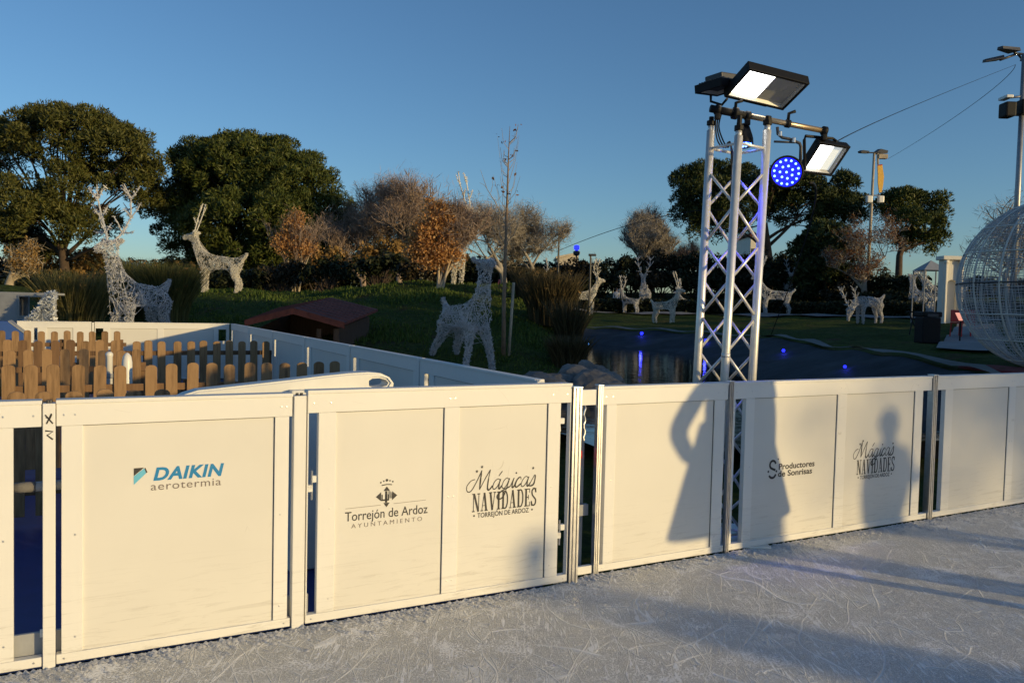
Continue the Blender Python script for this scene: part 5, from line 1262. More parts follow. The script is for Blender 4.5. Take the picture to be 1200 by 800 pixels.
def bare_tree(name, label, Y, foot, top, spread, m='twig', n0=5, depth=5, r0=.12, group='bare winter trees', upright=.5, seed=0, fork=.28, ground=True, leaf=None, nl=0, stems=1, twigr=.010, haze=None, hz=(.24, .0065, 34), leaf_lobes=None, lden=.2):
    rg = random.Random(seed)
    p = at(foot[0], foot[1], Y); o = V((p.x, p.y, tz(p.x, p.y) - .05)) if ground else p
    H = at(top[0], top[1], Y).z - o.z; lean = (at(top[0], top[1], Y).x - o.x) / max(H, .1)
    t = thing(name, label, 'tree', o, 0, group); mb = MB(); tw = MB(); tips = []
    def grow(a, d, L_, r, dep):
        k = 3 if dep > 1 else 2; pts = [a]; q = V(d)
        for i in range(k):
            q = (q + V((rg.gauss(0, .10), rg.gauss(0, .10), rg.gauss(.04, .07)))).normalized(); pts.append(pts[-1] + q * L_ / k)
        r1 = max(r * .62, twigr * .6)
        (mb if dep > depth - 2 else tw).tube(pts, [r + (r1 - r) * i / k for i in range(k + 1)], 6 if dep > depth - 2 else 3, False)
        if dep == 0: tips.append(pts[-1]); return
        nb = rg.choice((2, 3, 3)) if dep > 1 else rg.choice((2, 3))
        for j in range(nb + 1):
            f = 1. if j == 0 else rg.uniform(.35, 1.)
            i0 = min(k - 1, int(f * k)); s = pts[i0].lerp(pts[min(k, i0 + 1)], f * k - i0) if f < 1 else pts[-1]
            ax = V((rg.gauss(0, 1), rg.gauss(0, 1), rg.gauss(0, .4))).normalized()
            dd = (q * upright + ax * spread * (1. if j else .45) + V((0, 0, .18))).normalized()
            grow(s, dd, L_ * rg.uniform(.58, .8), max(r1 * rg.uniform(.6, .85), twigr), dep - 1)
    for s_ in range(stems):
        d0 = V((lean + (rg.uniform(-.35, .35) if stems > 1 else 0), rg.uniform(-.2, .2) if stems > 1 else 0, 1)).normalized()
        grow(V((rg.uniform(-.2, .2) * (stems > 1), 0, 0)), d0, H * fork, r0, depth)
    # bring the crown to the height seen in the photo
    zs = [v[2] for v in tw.v] or [1]; kz = H / max(zs)
    for b_ in (mb, tw): b_.v = [(x * kz, y * kz, z * kz) for x, y, z in b_.v]
    mb.build('trunk', m if name != 'birch_tree' else 'palebark', t, True); tw.build('branches', m, t)
    sel = [tuple(q * kz) for q in tips[::2]]
    if haze: c_, r_ = lobe_clumps(haze, Y, o, .32, .55, seed, .9, .45); sel = sel[::3]; leaves('twigs', np.concatenate([c_, np.array(sel)]), np.concatenate([r_, np.full(len(sel), .5)]), hz[2], hz[0], hz[1], m, t, .3, .1, 0, seed, radial=.8)
    elif len(sel) > 20: leaves('twigs', sel, [.42] * len(sel), 3 if leaf_lobes else 9, hz[0] * .8, hz[1], m, t, .3, .05, 0, seed, radial=.9)
    if leaf_lobes:
        c_, r_ = lobe_clumps(leaf_lobes, Y, o, lden, .3, seed + 3, .8, .2); leaves('crown', c_, r_, 30, .05, .034, leaf, t, .2, .1, 0, seed, drop=.5)
    if leaf and not leaf_lobes:
        sel = [tips[i] * kz for i in range(0, len(tips), max(1, len(tips) // nl))]
        leaves('crown', [tuple(p) for p in sel], [.26] * len(sel), 11, .05, .032, leaf, t, .2, .2, 0, seed)
    return t
bare_tree('bare_tree', 'wide bare tree right of the dense domed pine, reddish twigs', 46, (428, 338), (424, 206), .62, 'twigred', r0=.16, depth=6, seed=3, fork=.24, upright=.62, twigr=.012, haze=[(430, 265, 22, 42), (445, 285, 22, 26)], hz=(.28, .0065, 17))
bare_tree('bare_tree', 'bare twiggy tree left of the orange birch, topped by thin shoots', 45, (468, 335), (462, 205), .6, 'twigred', r0=.15, depth=6, seed=8, fork=.24, upright=.62, twigr=.012, haze=[(465, 262, 30, 44), (455, 285, 30, 30)], hz=(.28, .0065, 17))
bare_tree('bare_tree', 'bare twiggy tree right behind the orange birch', 47, (505, 335), (497, 222), .6, 'twig', r0=.14, depth=6, seed=21, fork=.24, upright=.62, twigr=.012, haze=[(498, 262, 24, 34), (510, 280, 20, 26)], hz=(.28, .0065, 17))
bare_tree('bare_tree', 'round bare tree with a dense grey twig crown left of the thin sapling', 44, (592, 340), (588, 236), .85, 'twig', r0=.15, depth=6, seed=5, fork=.26, upright=.55, twigr=.014, haze=[(585, 270, 34, 30), (572, 290, 24, 22), (605, 285, 26, 26), (596, 252, 22, 14)])
bare_tree('bare_tree', 'round bare tree with brownish tips right behind the thin sapling', 46, (622, 340), (620, 240), .85, 'twig', r0=.15, depth=6, seed=6, fork=.26, upright=.55, twigr=.014, haze=[(620, 275, 32, 30), (638, 290, 18, 22), (610, 258, 24, 18)], leaf='ochre', leaf_lobes=[(632, 280, 20, 20)], lden=.12)
bare_tree('bare_tree', 'fan shaped bare tree on the skyline left of the tower', 58, (762, 322), (760, 240), .5, 'twig', r0=.15, depth=6, seed=10, fork=.16, upright=.85, stems=5, twigr=.012, haze=[(762, 280, 24, 32), (745, 300, 12, 16), (780, 295, 16, 20)], hz=(.3, .007, 15))
bare_tree('bare_tree', 'low bare bush right of the fan shaped tree', 60, (800, 318), (803, 282), .6, 'twigred', r0=.08, depth=5, seed=12, fork=.2, upright=.6, stems=4, twigr=.012)
bare_tree('bare_tree', 'bare tree whose thin branches show above the light globe', 26, (1185, 350), (1172, 222), .8, 'twig', r0=.07, depth=5, seed=13, fork=.24, twigr=.009)
bare_tree('brown_oak', 'round tree with rusty brown leaves around the street lamp', 47, (1012, 352), (1016, 252), .8, 'twig', r0=.13, depth=5, seed=14, fork=.24, leaf='brown', nl=420, group='trees keeping their autumn leaves')
bare_tree('birch_tree', 'orange leaved birch clump in front of the white deer body', 25.6, (510, 338), (518, 232), .26, 'twigred', r0=.045, depth=5, seed=15, fork=.30, upright=1.1, stems=5, leaf='orange', leaf_lobes=[(516, 255, 20, 22), (503, 280, 24, 22), (528, 280, 18, 34), (512, 305, 30, 18), (490, 300, 18, 18)], lden=3.2, group='trees keeping their autumn leaves', twigr=.006)
bare_tree('birch_tree', 'small orange leaved birch against the dense domed pine', 34, (345, 330), (345, 247), .25, 'twigred', r0=.045, depth=4, seed=16, fork=.3, upright=1.1, stems=4, leaf='orange', leaf_lobes=[(345, 268, 14, 20), (338, 290, 20, 18), (356, 292, 16, 18)], lden=2.2, group='trees keeping their autumn leaves', twigr=.007)
bare_tree('small_tree', 'small pale barked tree with ochre leaves at the left edge', 30, (10, 342), (22, 285), .8, 'palebark', r0=.12, depth=4, seed=17, fork=.30, leaf='ochre', nl=120, group='trees keeping their autumn leaves', twigr=.01)
for i, (px, tp) in enumerate(((710, 296), (718, 300), (700, 298))):
    bare_tree('bare_tree', ('thin distant poplar left of the fan shaped tree, taller of three', 'thin distant poplar nearest the fan shaped tree', 'thin distant poplar nearest the blue lamp post')[i], 90, (px, 322), (px + 1, tp), .25, 'twig', r0=.1, depth=3, seed=30 + i, upright=1.0, fork=.4, twigr=.03)
def sapling():
    b = march(590, 417, 13, 24); o = b; Y = b.y
    t = thing('sapling', 'tall thin bare sapling tied to a wooden stake on the mound', 'tree', o); X = lambda x, y, dy=0: at(x, y, Y + dy) - o
    mb = MB(); mb.tube([(0, 0, -.05), X(590.5, 360), X(592, 300), X(594.5, 230), X(596, 180), X(597.5, 148)], [.05, .043, .034, .023, .013, .004], 8); mb.build('trunk', 'saplingbark', t, True)
    tw = MB(); rg = random.Random(4); tips = []
    for i in range(34):
        y = rg.uniform(165, 300); x = np.interp(y, [148, 230, 300], [597.5, 594.5, 592]); s = rg.choice((-1, 1)); ln = rg.uniform(12, 46) * (.5 + .5 * (y - 148) / 150)
        p0 = X(x, y); p1 = X(x + s * ln * rg.uniform(.25, .55), y - ln, rg.uniform(-.5, .5)); pts = [p0, p0.lerp(p1, .4) + V((s * .06, 0, -.02)), p1]
        tw.tube(pts, [.008, .006, .003], 4, False); tips += [pts[1], p1]
    pts = [X(591.8, 262), X(580, 236), X(571, 222), X(563, 199)]; tw.tube(pts, [.013, .010, .007, .003], 5)
    for (a, b_) in (((581, 238), (572, 228)), ((575, 226), (577, 208)), ((570, 220), (562, 214)), ((586, 248), (578, 205)), ((593, 270), (583, 160)), ((595, 240), (606, 190)), ((596, 215), (608, 165))):
        tw.tube([X(*a), X((a[0] + b_[0]) / 2 + 1.5, (a[1] + b_[1]) / 2), X(*b_)], [.008, .006, .003], 4); tips.append(X(*b_))
    tw.build('branches', 'twig', t)
    leaves('leaves', [tuple(p) for p in tips[::3]], [.07] * len(tips[::3]), 2, .04, .025, 'brown', t, .2, .2, 0, 3)
    s = thing('stake', 'pale wooden stake beside the thin sapling', 'stake', march(596, 416, 13, 24)); so_ = V(s.location); Y2 = s.location.y
    mb = MB(); mb.tube([(0, 0, -.1), at(602, 331, Y2) - so_], [.032, .03], 8); mb.build('post', 'palebark', s, True)
    mb = MB(); p = at(597.5, 348, Y2) - so_; mb.tube([p - V((.13, 0, 0)), p + V((.06, 0, 0))], .012, 6); mb.build('tie', 'black', s)
sapling()
def bush(name, label, Y, lobes, m, foot=None, dens=.6, rad=.28, per=46, leaf=(.085, .045), group='bushes', seed=0):
    cx = sum(l[0] for l in lobes) / len(lobes); p = at(cx, 350, Y); o = V((p.x, p.y, tz(p.x, p.y)))
    t = thing(name, label, 'bush', o, 0, group)
    c, r = lobe_clumps(lobes, Y, o, dens, rad, seed, .8, .5)
    leaves('foliage', c, r, per, leaf[0], leaf[1], m, t, .5, .3, .2, seed)
    mb = MB()
    for i in range(0, len(c), max(1, len(c) // 14)): limb(mb, (random.uniform(-.15, .15), random.uniform(-.15, .15), -.05), V(c[i]), .035, .012, .15, 4, 3)
    mb.build('stems', 'bark', t)
    return t
bush('dark_bush', 'dark bush on the mound crest left of the orange birch', 31, [(455, 315, 30, 17), (430, 318, 22, 14)], 'hedge', seed=1)
bush('dark_bush', 'dark bush on the mound crest behind the hut ridge', 32, [(395, 318, 26, 14), (370, 324, 18, 10)], 'hedge', seed=2)
bush('dark_bush', 'brownish bush at the foot of the orange birch', 28, [(482, 322, 18, 14), (500, 328, 14, 10)], 'hedgeb', seed=3)
bush('dark_bush', 'low bush below the small orange birch', 33, [(345, 322, 24, 12), (318, 328, 20, 9)], 'hedgeb', seed=4)
bush('ochre_bush', 'ochre bush behind the trunk of the broad umbrella pine', 52, [(60, 305, 26, 22), (95, 312, 22, 18)], 'ochre', seed=5, rad=.4, leaf=(.12, .07))
bush('ochre_bush', 'ochre bush between the broad pine and the white wall building', 50, [(112, 308, 16, 20), (100, 322, 16, 12)], 'ochre', seed=6, rad=.4, leaf=(.12, .07))
bush('ochre_bush', 'yellowing bush right of the standing deer under the domed pine', 40, [(385, 305, 22, 14), (360, 300, 16, 14)], 'ochre', seed=7, rad=.3, leaf=(.09, .05))
bush('ochre_bush', 'straw coloured bush left of the orange birch, below the bare trees', 36, [(455, 295, 20, 14), (430, 300, 18, 12)], 'ochre', seed=8, rad=.3, leaf=(.09, .05))
bush('dark_bush', 'dark bush low behind the grey cabin', 36, [(20, 338, 40, 9), (70, 332, 26, 12)], 'hedge', seed=9)
bush('dark_bush', 'dark bush between the two tall grass clumps', 23, [(128, 350, 22, 34), (95, 358, 26, 26)], 'hedge', seed=10, per=60)
bush('dark_bush', 'dark bush behind the standing deer legs', 33, [(265, 330, 36, 12), (300, 328, 22, 11)], 'hedge', seed=11)
bush('pale_bush', 'bleached pale bush to the right of the standing deer', 35, [(310, 323, 20, 9), (335, 318, 14, 9)], 'reedbr', seed=12)
bank = [(672, 322, 24, 16, 'leftmost low evergreen on the far bank, under the cream building'), (705, 326, 26, 16, 'low evergreen behind the thin black post'), (738, 318, 30, 18, 'low evergreen behind the rear view deer'), (775, 318, 30, 20, 'low evergreen below the fan shaped tree'), (812, 318, 28, 20, 'low evergreen left of the tower legs'),
        (848, 320, 30, 22, 'low evergreen seen through the tower'), (885, 318, 30, 22, 'low evergreen right of the tower legs'), (922, 320, 30, 24, 'low evergreen behind the antlered white figure'), (960, 330, 28, 20, 'low evergreen below the dark conifer'), (1000, 335, 28, 18, 'low evergreen left of the lamp pole foot'), (1038, 338, 26, 17, 'low evergreen right of the lamp pole foot'), (1072, 342, 26, 17, 'low evergreen behind the bin'), (1105, 346, 24, 15, 'low evergreen behind the pale arch foot')]
for i, (x, y, rx_, ry, lab) in enumerate(bank):
    Yb = float(np.interp(x, [670, 900, 1000, 1110], [56, 55, 49, 44]))
    bush('low_evergreen', lab, Yb, [(x, y, rx_, ry), (x + rx_ * .5, y + ry * .7, rx_ * .8, ry * .8), (x - rx_ * .5, y + ry * .8, rx_ * .8, ry * .7, -1.5)], 'hedge' if i % 3 else 'hedgeb', seed=40 + i, rad=.42, per=60, dens=.5, leaf=(.14, .06), group='low evergreens on the far bank')
for i, (px, y, rx_, ry, m_, lab) in enumerate(((-25, 325, 40, 20, 'hedge', 'far shrub mass at the left edge below the broad pine'), (40, 328, 46, 18, 'hedgeb', 'far brown shrub mass left of the broad pine trunk'), (140, 326, 46, 20, 'hedge', 'far shrub mass behind the antlered deer'), (215, 325, 44, 20, 'hedge', 'far shrub mass behind the neck of the standing deer'), (295, 324, 46, 18, 'hedge', 'far shrub mass under the domed pine'), (370, 318, 46, 20, 'hedgeb', 'far brown shrub mass behind the small orange birch'), (445, 315, 46, 22, 'hedge', 'far shrub mass under the bare trees'), (520, 315, 46, 20, 'hedge', 'far shrub mass behind the orange birch'), (590, 325, 44, 18, 'hedge', 'far shrub mass under the round bare tree'), (645, 325, 34, 14, 'hedge', 'far shrub mass under the cream building'), (1140, 345, 40, 16, 'hedge', 'far shrub mass behind the light globe'), (1215, 348, 46, 18, 'hedgeb', 'far shrub mass at the right edge'))):
    bush('far_shrub', lab, 62, [(px, y, rx_, ry), (px + rx_ * .6, y + ry * .5, rx_ * .7, ry), (px - rx_ * .6, y + ry * .5, rx_ * .7, ry), (px, y + ry, rx_, ry)], m_, seed=80 + i, rad=.6, per=60, dens=.5, leaf=(.2, .09), group='far shrubs on the skyline')
def clipped_hedge():
    pl = PATH[1:6] + np.array([(.3, 1.8), (.9, 1.7), (1.5, 1.2), (1.7, .6), (1.8, .2)]); pts = []
    for a, b in zip(pl[:-1], pl[1:]):
        n = int(np.hypot(*(b - a)) / .28); pts += [a + (b - a) * k / n for k in range(n)]
    c, r = [], []
    o = V((pl[2][0], pl[2][1], tz(*pl[2])))
    for p in pts:
        for dz in (.12, .38, .62): 
            for dw in (-.3, 0, .3): c.append((p[0] + dw - o.x + random.uniform(-.1, .1), p[1] + dw * .8 - o.y, tz(*p) + dz - o.z + random.uniform(-.05, .05))); r.append(random.uniform(.2, .3))
    t = thing('clipped_hedge', 'long low dark hedge along the far side of the path', 'hedge', o)
    leaves('foliage', c, r, 30, .1, .05, 'hedge', t, .5, .3, .2, 77)
    mb = MB()
    for p in pts[::6]: mb.tube([(p[0] - o.x, p[1] - o.y, tz(*p) - o.z - .05), (p[0] - o.x, p[1] - o.y, tz(*p) - o.z + .5)], .03, 4)
    mb.build('stems', 'bark', t)
clipped_hedge()
def grass_clump(label, px, Y, H, rad, n, m, seed=0, cat='grass clump', group='clumps of ornamental grass', dz=0., flop=.55, wd=.012, heads=None):
    rg = np.random.default_rng(seed); p = stand(px, Y); o = V((p.x, p.y, p.z + dz)); t = thing('ornamental_grass', label, cat, o, 0, group)
    a = rg.random(n) * 2 * PI; rr = rad * .55 * rg.random(n) ** .5
    bx, by = rr * np.cos(a), rr * np.sin(a); h = H * rg.uniform(.55, 1.05, n)
    out = (rg.random(n) ** .7) * flop * h * (.35 + rr / rad); dx, dy = np.cos(a + rg.normal(0, .5, n)) * out, np.sin(a + rg.normal(0, .5, n)) * out
    px_, py_ = -np.sin(a), np.cos(a); q = rg.random(n) * 2 * PI; wx, wy = np.cos(q) * wd, np.sin(q) * wd
    rows = []
    for f, ww in ((0, 1), (.4, .9), (.75, .65), (1, .12)):
        x = bx + dx * f ** 2; y = by + dy * f ** 2; z = h * (f - .12 * f * f)
        rows += [np.stack([x - wx * ww, y - wy * ww, z], 1), np.stack([x + wx * ww, y + wy * ww, z], 1)]
    vs = np.stack(rows, 1).reshape(-1, 3); b = np.arange(n)[:, None] * 8
    fs = np.concatenate([b + np.array([[2 * k, 2 * k + 1, 2 * k + 3, 2 * k + 2]]) for k in range(3)])
    np_mesh('blades', vs, fs, m, t)
    if heads:
        k = rg.choice(n, heads, replace=False); tip = np.stack([bx + dx, by + dy, h * .88], 1)[k]
        leaves('seed_heads', tip, [.06] * heads, 6, .05, .012, 'ochre', t, .2, .2, 0, seed)
    return t
grass_clump('tall tan grass clump beside the grey cabin, left of the antlered deer', 88, 20.2, 1.75, 1.05, 2600, 'reed', 1, heads=60)
grass_clump('bushy dark grass clump between the antlered deer and the standing deer', 197, 21.5, 1.75, .85, 4600, 'reedd', 2, flop=.5, heads=60)
grass_clump('second dark grass clump hidden behind the antlered deer', 160, 22.5, 1.8, .9, 2200, 'reedd', 3, flop=.5)
grass_clump('brownish reeds at the pond edge left of the far bank deer', 645, 21.5, 1.6, 1.0, 2300, 'reedbr', 4, flop=.5, heads=50)
grass_clump('low brown reeds right of the sapling stake', 622, 24.5, 1.05, .8, 1800, 'reedbr', 5, flop=.5)
grass_clump('rough grass tuft on the rocks below the reeds', 668, 17.5, .8, .6, 1300, 'reedbr', 6, flop=.6)
grass_clump('thin reeds at the water edge beside the projector', 668, 20.0, 1.5, .5, 700, 'reedbr', 7, flop=.5)
def turf():
    n = 52000; rg = np.random.default_rng(9)
    y = rg.uniform(12.5, 31, n); x = rg.uniform(-.46, .06, n) * y + rg.uniform(-.6, .6, n)
    z = terrain(x, y)
    keep = (z > .15) & (rg.random(n) < .35 + .65 * (np.sin(x * .9 + 1.3 * np.sin(y * .7)) + np.sin(y * 1.1 + x * .5) > -.7)); x, y, z = x[keep], y[keep], z[keep]; n = len(x)
    h = rg.uniform(.04, .10, n) * (.6 + .8 * (np.sin(x * 1.7) * np.cos(y * 1.3) > .1)); a = rg.random(n) * 2 * PI; w_ = .010 + y * .0006
    lx, ly = rg.normal(0, .035, n), rg.normal(0, .035, n)
    vs = np.stack([np.stack([x - np.cos(a) * w_, y - np.sin(a) * w_, z - .02], 1), np.stack([x + np.cos(a) * w_, y + np.sin(a) * w_, z - .02], 1), np.stack([x + lx, y + ly, z + h], 1)], 1).reshape(-1, 3)
    tag(np_mesh('turf', vs, np.arange(3 * n).reshape(-1, 3), 'turf', k=3), label='short rough grass covering the mound', cat='grass', kind='stuff')
turf()

# ------------------------------------------------------------------ deer of light wire
def skin_mesh(nodes_, edges, sub=1, jitter=0., seed=0):
    bm = bmesh.new(); ly = bm.verts.layers.skin.verify(); vs = []
    for i, (p, r) in enumerate(nodes_):
        v = bm.verts.new(p); rr = r if hasattr(r, '__len__') else (r, r); v[ly].radius = rr; v[ly].use_root = (i == 0); vs.append(v)
    for a, b in edges: bm.edges.new((vs[a], vs[b]))
    me = bpy.data.meshes.new('skeleton'); bm.to_mesh(me); bm.free()
    o = bpy.data.objects.new('skeleton', me); COL.objects.link(o)
    o.modifiers.new('s', 'SKIN').use_smooth_shade = True
    if sub: q = o.modifiers.new('d', 'SUBSURF'); q.levels = sub; q.render_levels = sub
    dg = bpy.context.evaluated_depsgraph_get(); dg.update()
    r = bpy.data.meshes.new_from_object(o.evaluated_get(dg)); bpy.data.objects.remove(o); bpy.data.meshes.remove(me)
    return r
def wire_of(me, th, jitter, seed, scribble=0):
    rg = random.Random(seed); bm = bmesh.new(); bm.from_mesh(me)
    for v in bm.verts: v.co += V((rg.uniform(-1, 1), rg.uniform(-1, 1), rg.uniform(-1, 1))) * jitter
    es0 = 0; es = [(V(e.verts[0].co), V(e.verts[1].co)) for e in bm.edges if rg.random() < (.34 if th < .006 else .75)]
    cen = [f.calc_center_median() + f.normal * .008 for f in bm.faces]; bm.free()
    mb = MB()
    for a, b in es: mb.tube([a, b], th * rg.uniform(.6, 1.15), 3, False)
    kd = {}
    for c in cen: kd.setdefault((round(c.x / .16), round(c.y / .16), round(c.z / .16)), []).append(c)
    keys = list(kd)
    for _ in range(scribble):                                   # loose strings wound over the body
        k = rg.choice(keys); pool = [c for dx in (-1, 0, 1) for dy in (-1, 0, 1) for dz in (-1, 0, 1) for c in kd.get((k[0] + dx, k[1] + dy, k[2] + dz), [])]
        mb.tube([rg.choice(pool) for _ in range(3)], th * .7, 3, False)
    for _ in range(scribble * 5):                               # tinsel tufts
        c = rg.choice(cen); d = V((rg.gauss(0, 1), rg.gauss(0, 1), rg.gauss(0, 1))).normalized() * rg.uniform(.015, .038)
        mb.tube([c - d, c + d], th * .95, 3, False)
    return mb
def deer_nodes(pose):
    n = [((-.55, 0, .95), (.20, .22)), ((-.05, 0, .92), (.19, .22)), ((.42, 0, .98), (.20, .25))]; e = [(0, 1), (1, 2)]
    def ch(start, pts):
        s = start
        for p, r in pts: n.append((p, r)); e.append((s, len(n) - 1)); s = len(n) - 1
        return s
    if pose == 'stride': ch(2, [((.58, 0, 1.22), .165), ((.64, 0, 1.52), .115), ((.66, 0, 1.80), .10), ((.84, 0, 1.84), .07), ((.96, 0, 1.82), .045)])
    elif pose == 'graze': ch(2, [((.68, 0, .98), .16), ((.92, 0, .74), .115), ((1.06, 0, .46), .10), ((1.14, 0, .20), .055), ((1.15, 0, .10), .045)])
    else: ch(2, [((.60, 0, 1.20), .165), ((.72, 0, 1.50), .115), ((.80, 0, 1.76), .105), ((1.00, 0, 1.74), .075), ((1.14, 0, 1.68), .05)])
    ch(0, [((-.74, 0, 1.04), .05), ((-.86, 0, 1.16), .035), ((-.90, 0, 1.24), .02)])
    for s in (-1, 1):
        k = 1. if pose != 'stride' else 1.9; xo = 0 if pose != 'stride' else .14
        ch(0, [((-.56, .15 * s, .78), (.12, .15)), ((-.50 - xo * .3, .13 * s * (1 + k) / 2, .56), .085), ((-.66 - xo * .8, .15 * s * (.4 + .6 * k), .32), .055), ((-.62 - xo * 1.5, .15 * s * k, .04), .042), ((-.58 - xo * 1.6, .15 * s * k, .0), .045)])
        ch(2, [((.44, .14 * s, .74), .10), ((.46 + xo * .3, .14 * s * (.5 + .5 * k), .42), .06), ((.43 + xo * .6, .14 * s * k, .04), .045), ((.46 + xo * .7, .14 * s * k, .0), .048)])
        hd = [i for i, q in enumerate(n) if q[0] == {'graze': (1.06, 0, .46), 'stride': (.66, 0, 1.80)}.get(pose, (.80, 0, 1.76))][0]
        hp = n[hd][0]; back = V((-.10, 0, .02)) if pose != 'graze' else V((-.02, 0, .12))
        ch(hd, [((hp[0] + back.x * .4, .10 * s, hp[2] + .06), .035), ((hp[0] + back.x, .20 * s, hp[2] + .12), .022)])
    return n, e
def antler_mb(kind, pose):
    mb = MB(); rg = random.Random(3)
    hp = V((.78, 0, 1.82)) if pose != 'graze' else V((1.02, 0, .56)); up_ = V((0, 0, 1)) if pose != 'graze' else V((.3, 0, .95)); bk = V((-1, 0, 0)) if pose != 'graze' else V((-.6, 0, .3))
    for s in (-1, 1):
        sd = V((0, s, 0))
        if kind == 'spike':
            pts = [hp + sd * .05, hp + sd * .10 + up_ * .3 + bk * .10, hp + sd * .13 + up_ * .62 + bk * .20, hp + sd * .10 + up_ * .95 + bk * .30]
            tines = [(1, up_ * .22 + bk * -.08 + sd * .03), (2, up_ * .25 + bk * .1 + sd * .05)]
        else:
            pts = [hp + sd * .05, hp + sd * .16 + up_ * .18 + bk * .10, hp + sd * .29 + up_ * .46 + bk * .16, hp + sd * .33 + up_ * .78 + bk * .10, hp + sd * .27 + up_ * 1.02]
            tines = [(1, up_ * .28 - bk * .20 + sd * -.02), (1, up_ * .02 + sd * .22), (2, up_ * .26 + sd * .20), (2, up_ * .26 - sd * .16), (2, up_ * .12 - bk * .2), (1, up_ * .2 + bk * .16), (3, up_ * .22 + sd * .18), (3, up_ * .24 - sd * .18), (3, up_ * .14 - bk * .22)]
        mb.tube(pts, [.019, .017, .015, .012, .008][:len(pts)], 5)
        for i, d in tines: mb.tube([pts[i], pts[i] + d * .6 + sd * .02, pts[i] + d], [.013, .010, .006], 5)
        segs = list(zip(pts[:-1], pts[1:])) + [(pts[i], pts[i] + d) for i, d in tines]
        for a, b in segs:                                       # strings wound on the antlers
            for _ in range(9):
                p = a.lerp(b, rg.random()); q = V((rg.gauss(0, 1), rg.gauss(0, 1), rg.gauss(0, 1))).normalized()
                mb.tube([p - q * .045, p + q * .045], .006, 3, False)
    return mb
body_mesh = {}
def make_deer(pose, antl, dens):
    n, e = deer_nodes(pose); me = skin_mesh(n, e, 2 if dens == 1 else 1)
    mb = wire_of(me, .0052 if dens == 1 else .0085, .012, 5, 400 if dens == 1 else 260)
    bpy.data.meshes.remove(me)
    return mb
DEER_W = {}
def deer(label, pos, heading, H, pose='up', antl='branch', m='wire', dens=0, fine=False):
    full = {'branch': 2.86, 'spike': 2.80, None: 1.98}[antl] if pose != 'graze' else {'branch': 1.55, 'spike': 1.5, None: 1.2}[antl]
    key = (pose, antl, m, dens)
    if key not in DEER_W:
        t = thing('light_deer', label, 'light deer', pos, heading, 'white wire light deer', H / full)
        bk = (pose, dens)
        if bk not in body_mesh: body_mesh[bk] = make_deer(pose, antl, dens)
        body_mesh[bk].build('body', m, t)
        if antl: antler_mb(antl, pose).build('antlers', m, t)
        DEER_W[key] = t
    else:
        t = copy_tree(DEER_W[key], pos, heading, H / full, label)
    return t
R_ = math.radians
def deer_at(label, px, foot_y, top_y, heading, Y=None, **k):
    if Y is None: p = march(px, foot_y, 12, 70)
    else: p = stand(px, Y)
    H = at(px, top_y, p.y).z - p.z
    return deer(label, p, R_(heading), H, **k)
deer_at('big antlered light deer behind the back fence, chest turned to the camera', 163, 402, 222, 258, Y=19.0, dens=1)
deer_at('light deer with one tall straight antler pair standing on the crest, facing left', 256, 346, 238, 178, Y=28, antl='spike', m='wiregold', dens=1)
deer_at('big light deer on the mound slope beside the sapling, chest to the camera', 546, 416, 301, -58, Y=16.9, pose='stride', antl=None, dens=1)
deer_at('tall white light deer half hidden by the orange birch, antlers above it', 520, 345, 202, -38, Y=27.6, antl='spike', m='wiregold', dens=1)
deer_at('upright light deer on the far lawn left of the tower, antlers swept back', 779, 378, 317, -40, antl='spike', m='wiregold')
deer_at('light deer beside the thin black post, head turned right', 683, 346, 302, 10, Y=47, m='wiregold')
deer_at('light deer on the evergreen bank seen from behind, under the fan shaped tree', 755, 332, 298, 88, Y=51.5)
deer_at('dim light deer between the person and the rear view deer', 738, 347, 322, 140, Y=49.5)
deer_at('dim light deer just left of the tower legs facing left', 806, 353, 326, 175, Y=49.5)
deer_at('pale light deer far off under the round bare tree', 652, 331, 302, 175, Y=52)
deer_at('light deer right of the tower standing in the hedge, neck upright', 908, 356, 299, 176, Y=46.5, antl='spike')
deer_at('white light deer facing the camera with curved antlers over the hedge', 922, 334, 303, 268, Y=51.5)
deer_at('grazing light deer on the right lawn with its head down', 1017, 379, 336, 205, pose='graze', antl='branch')
deer_at('light deer turned away in the hedge left of the pale arch', 1074, 348, 318, 80, Y=43, antl=None)
deer_at('light deer in front of the pale arch, neck upright', 1104, 361, 312, 182, Y=38.5, antl=None)

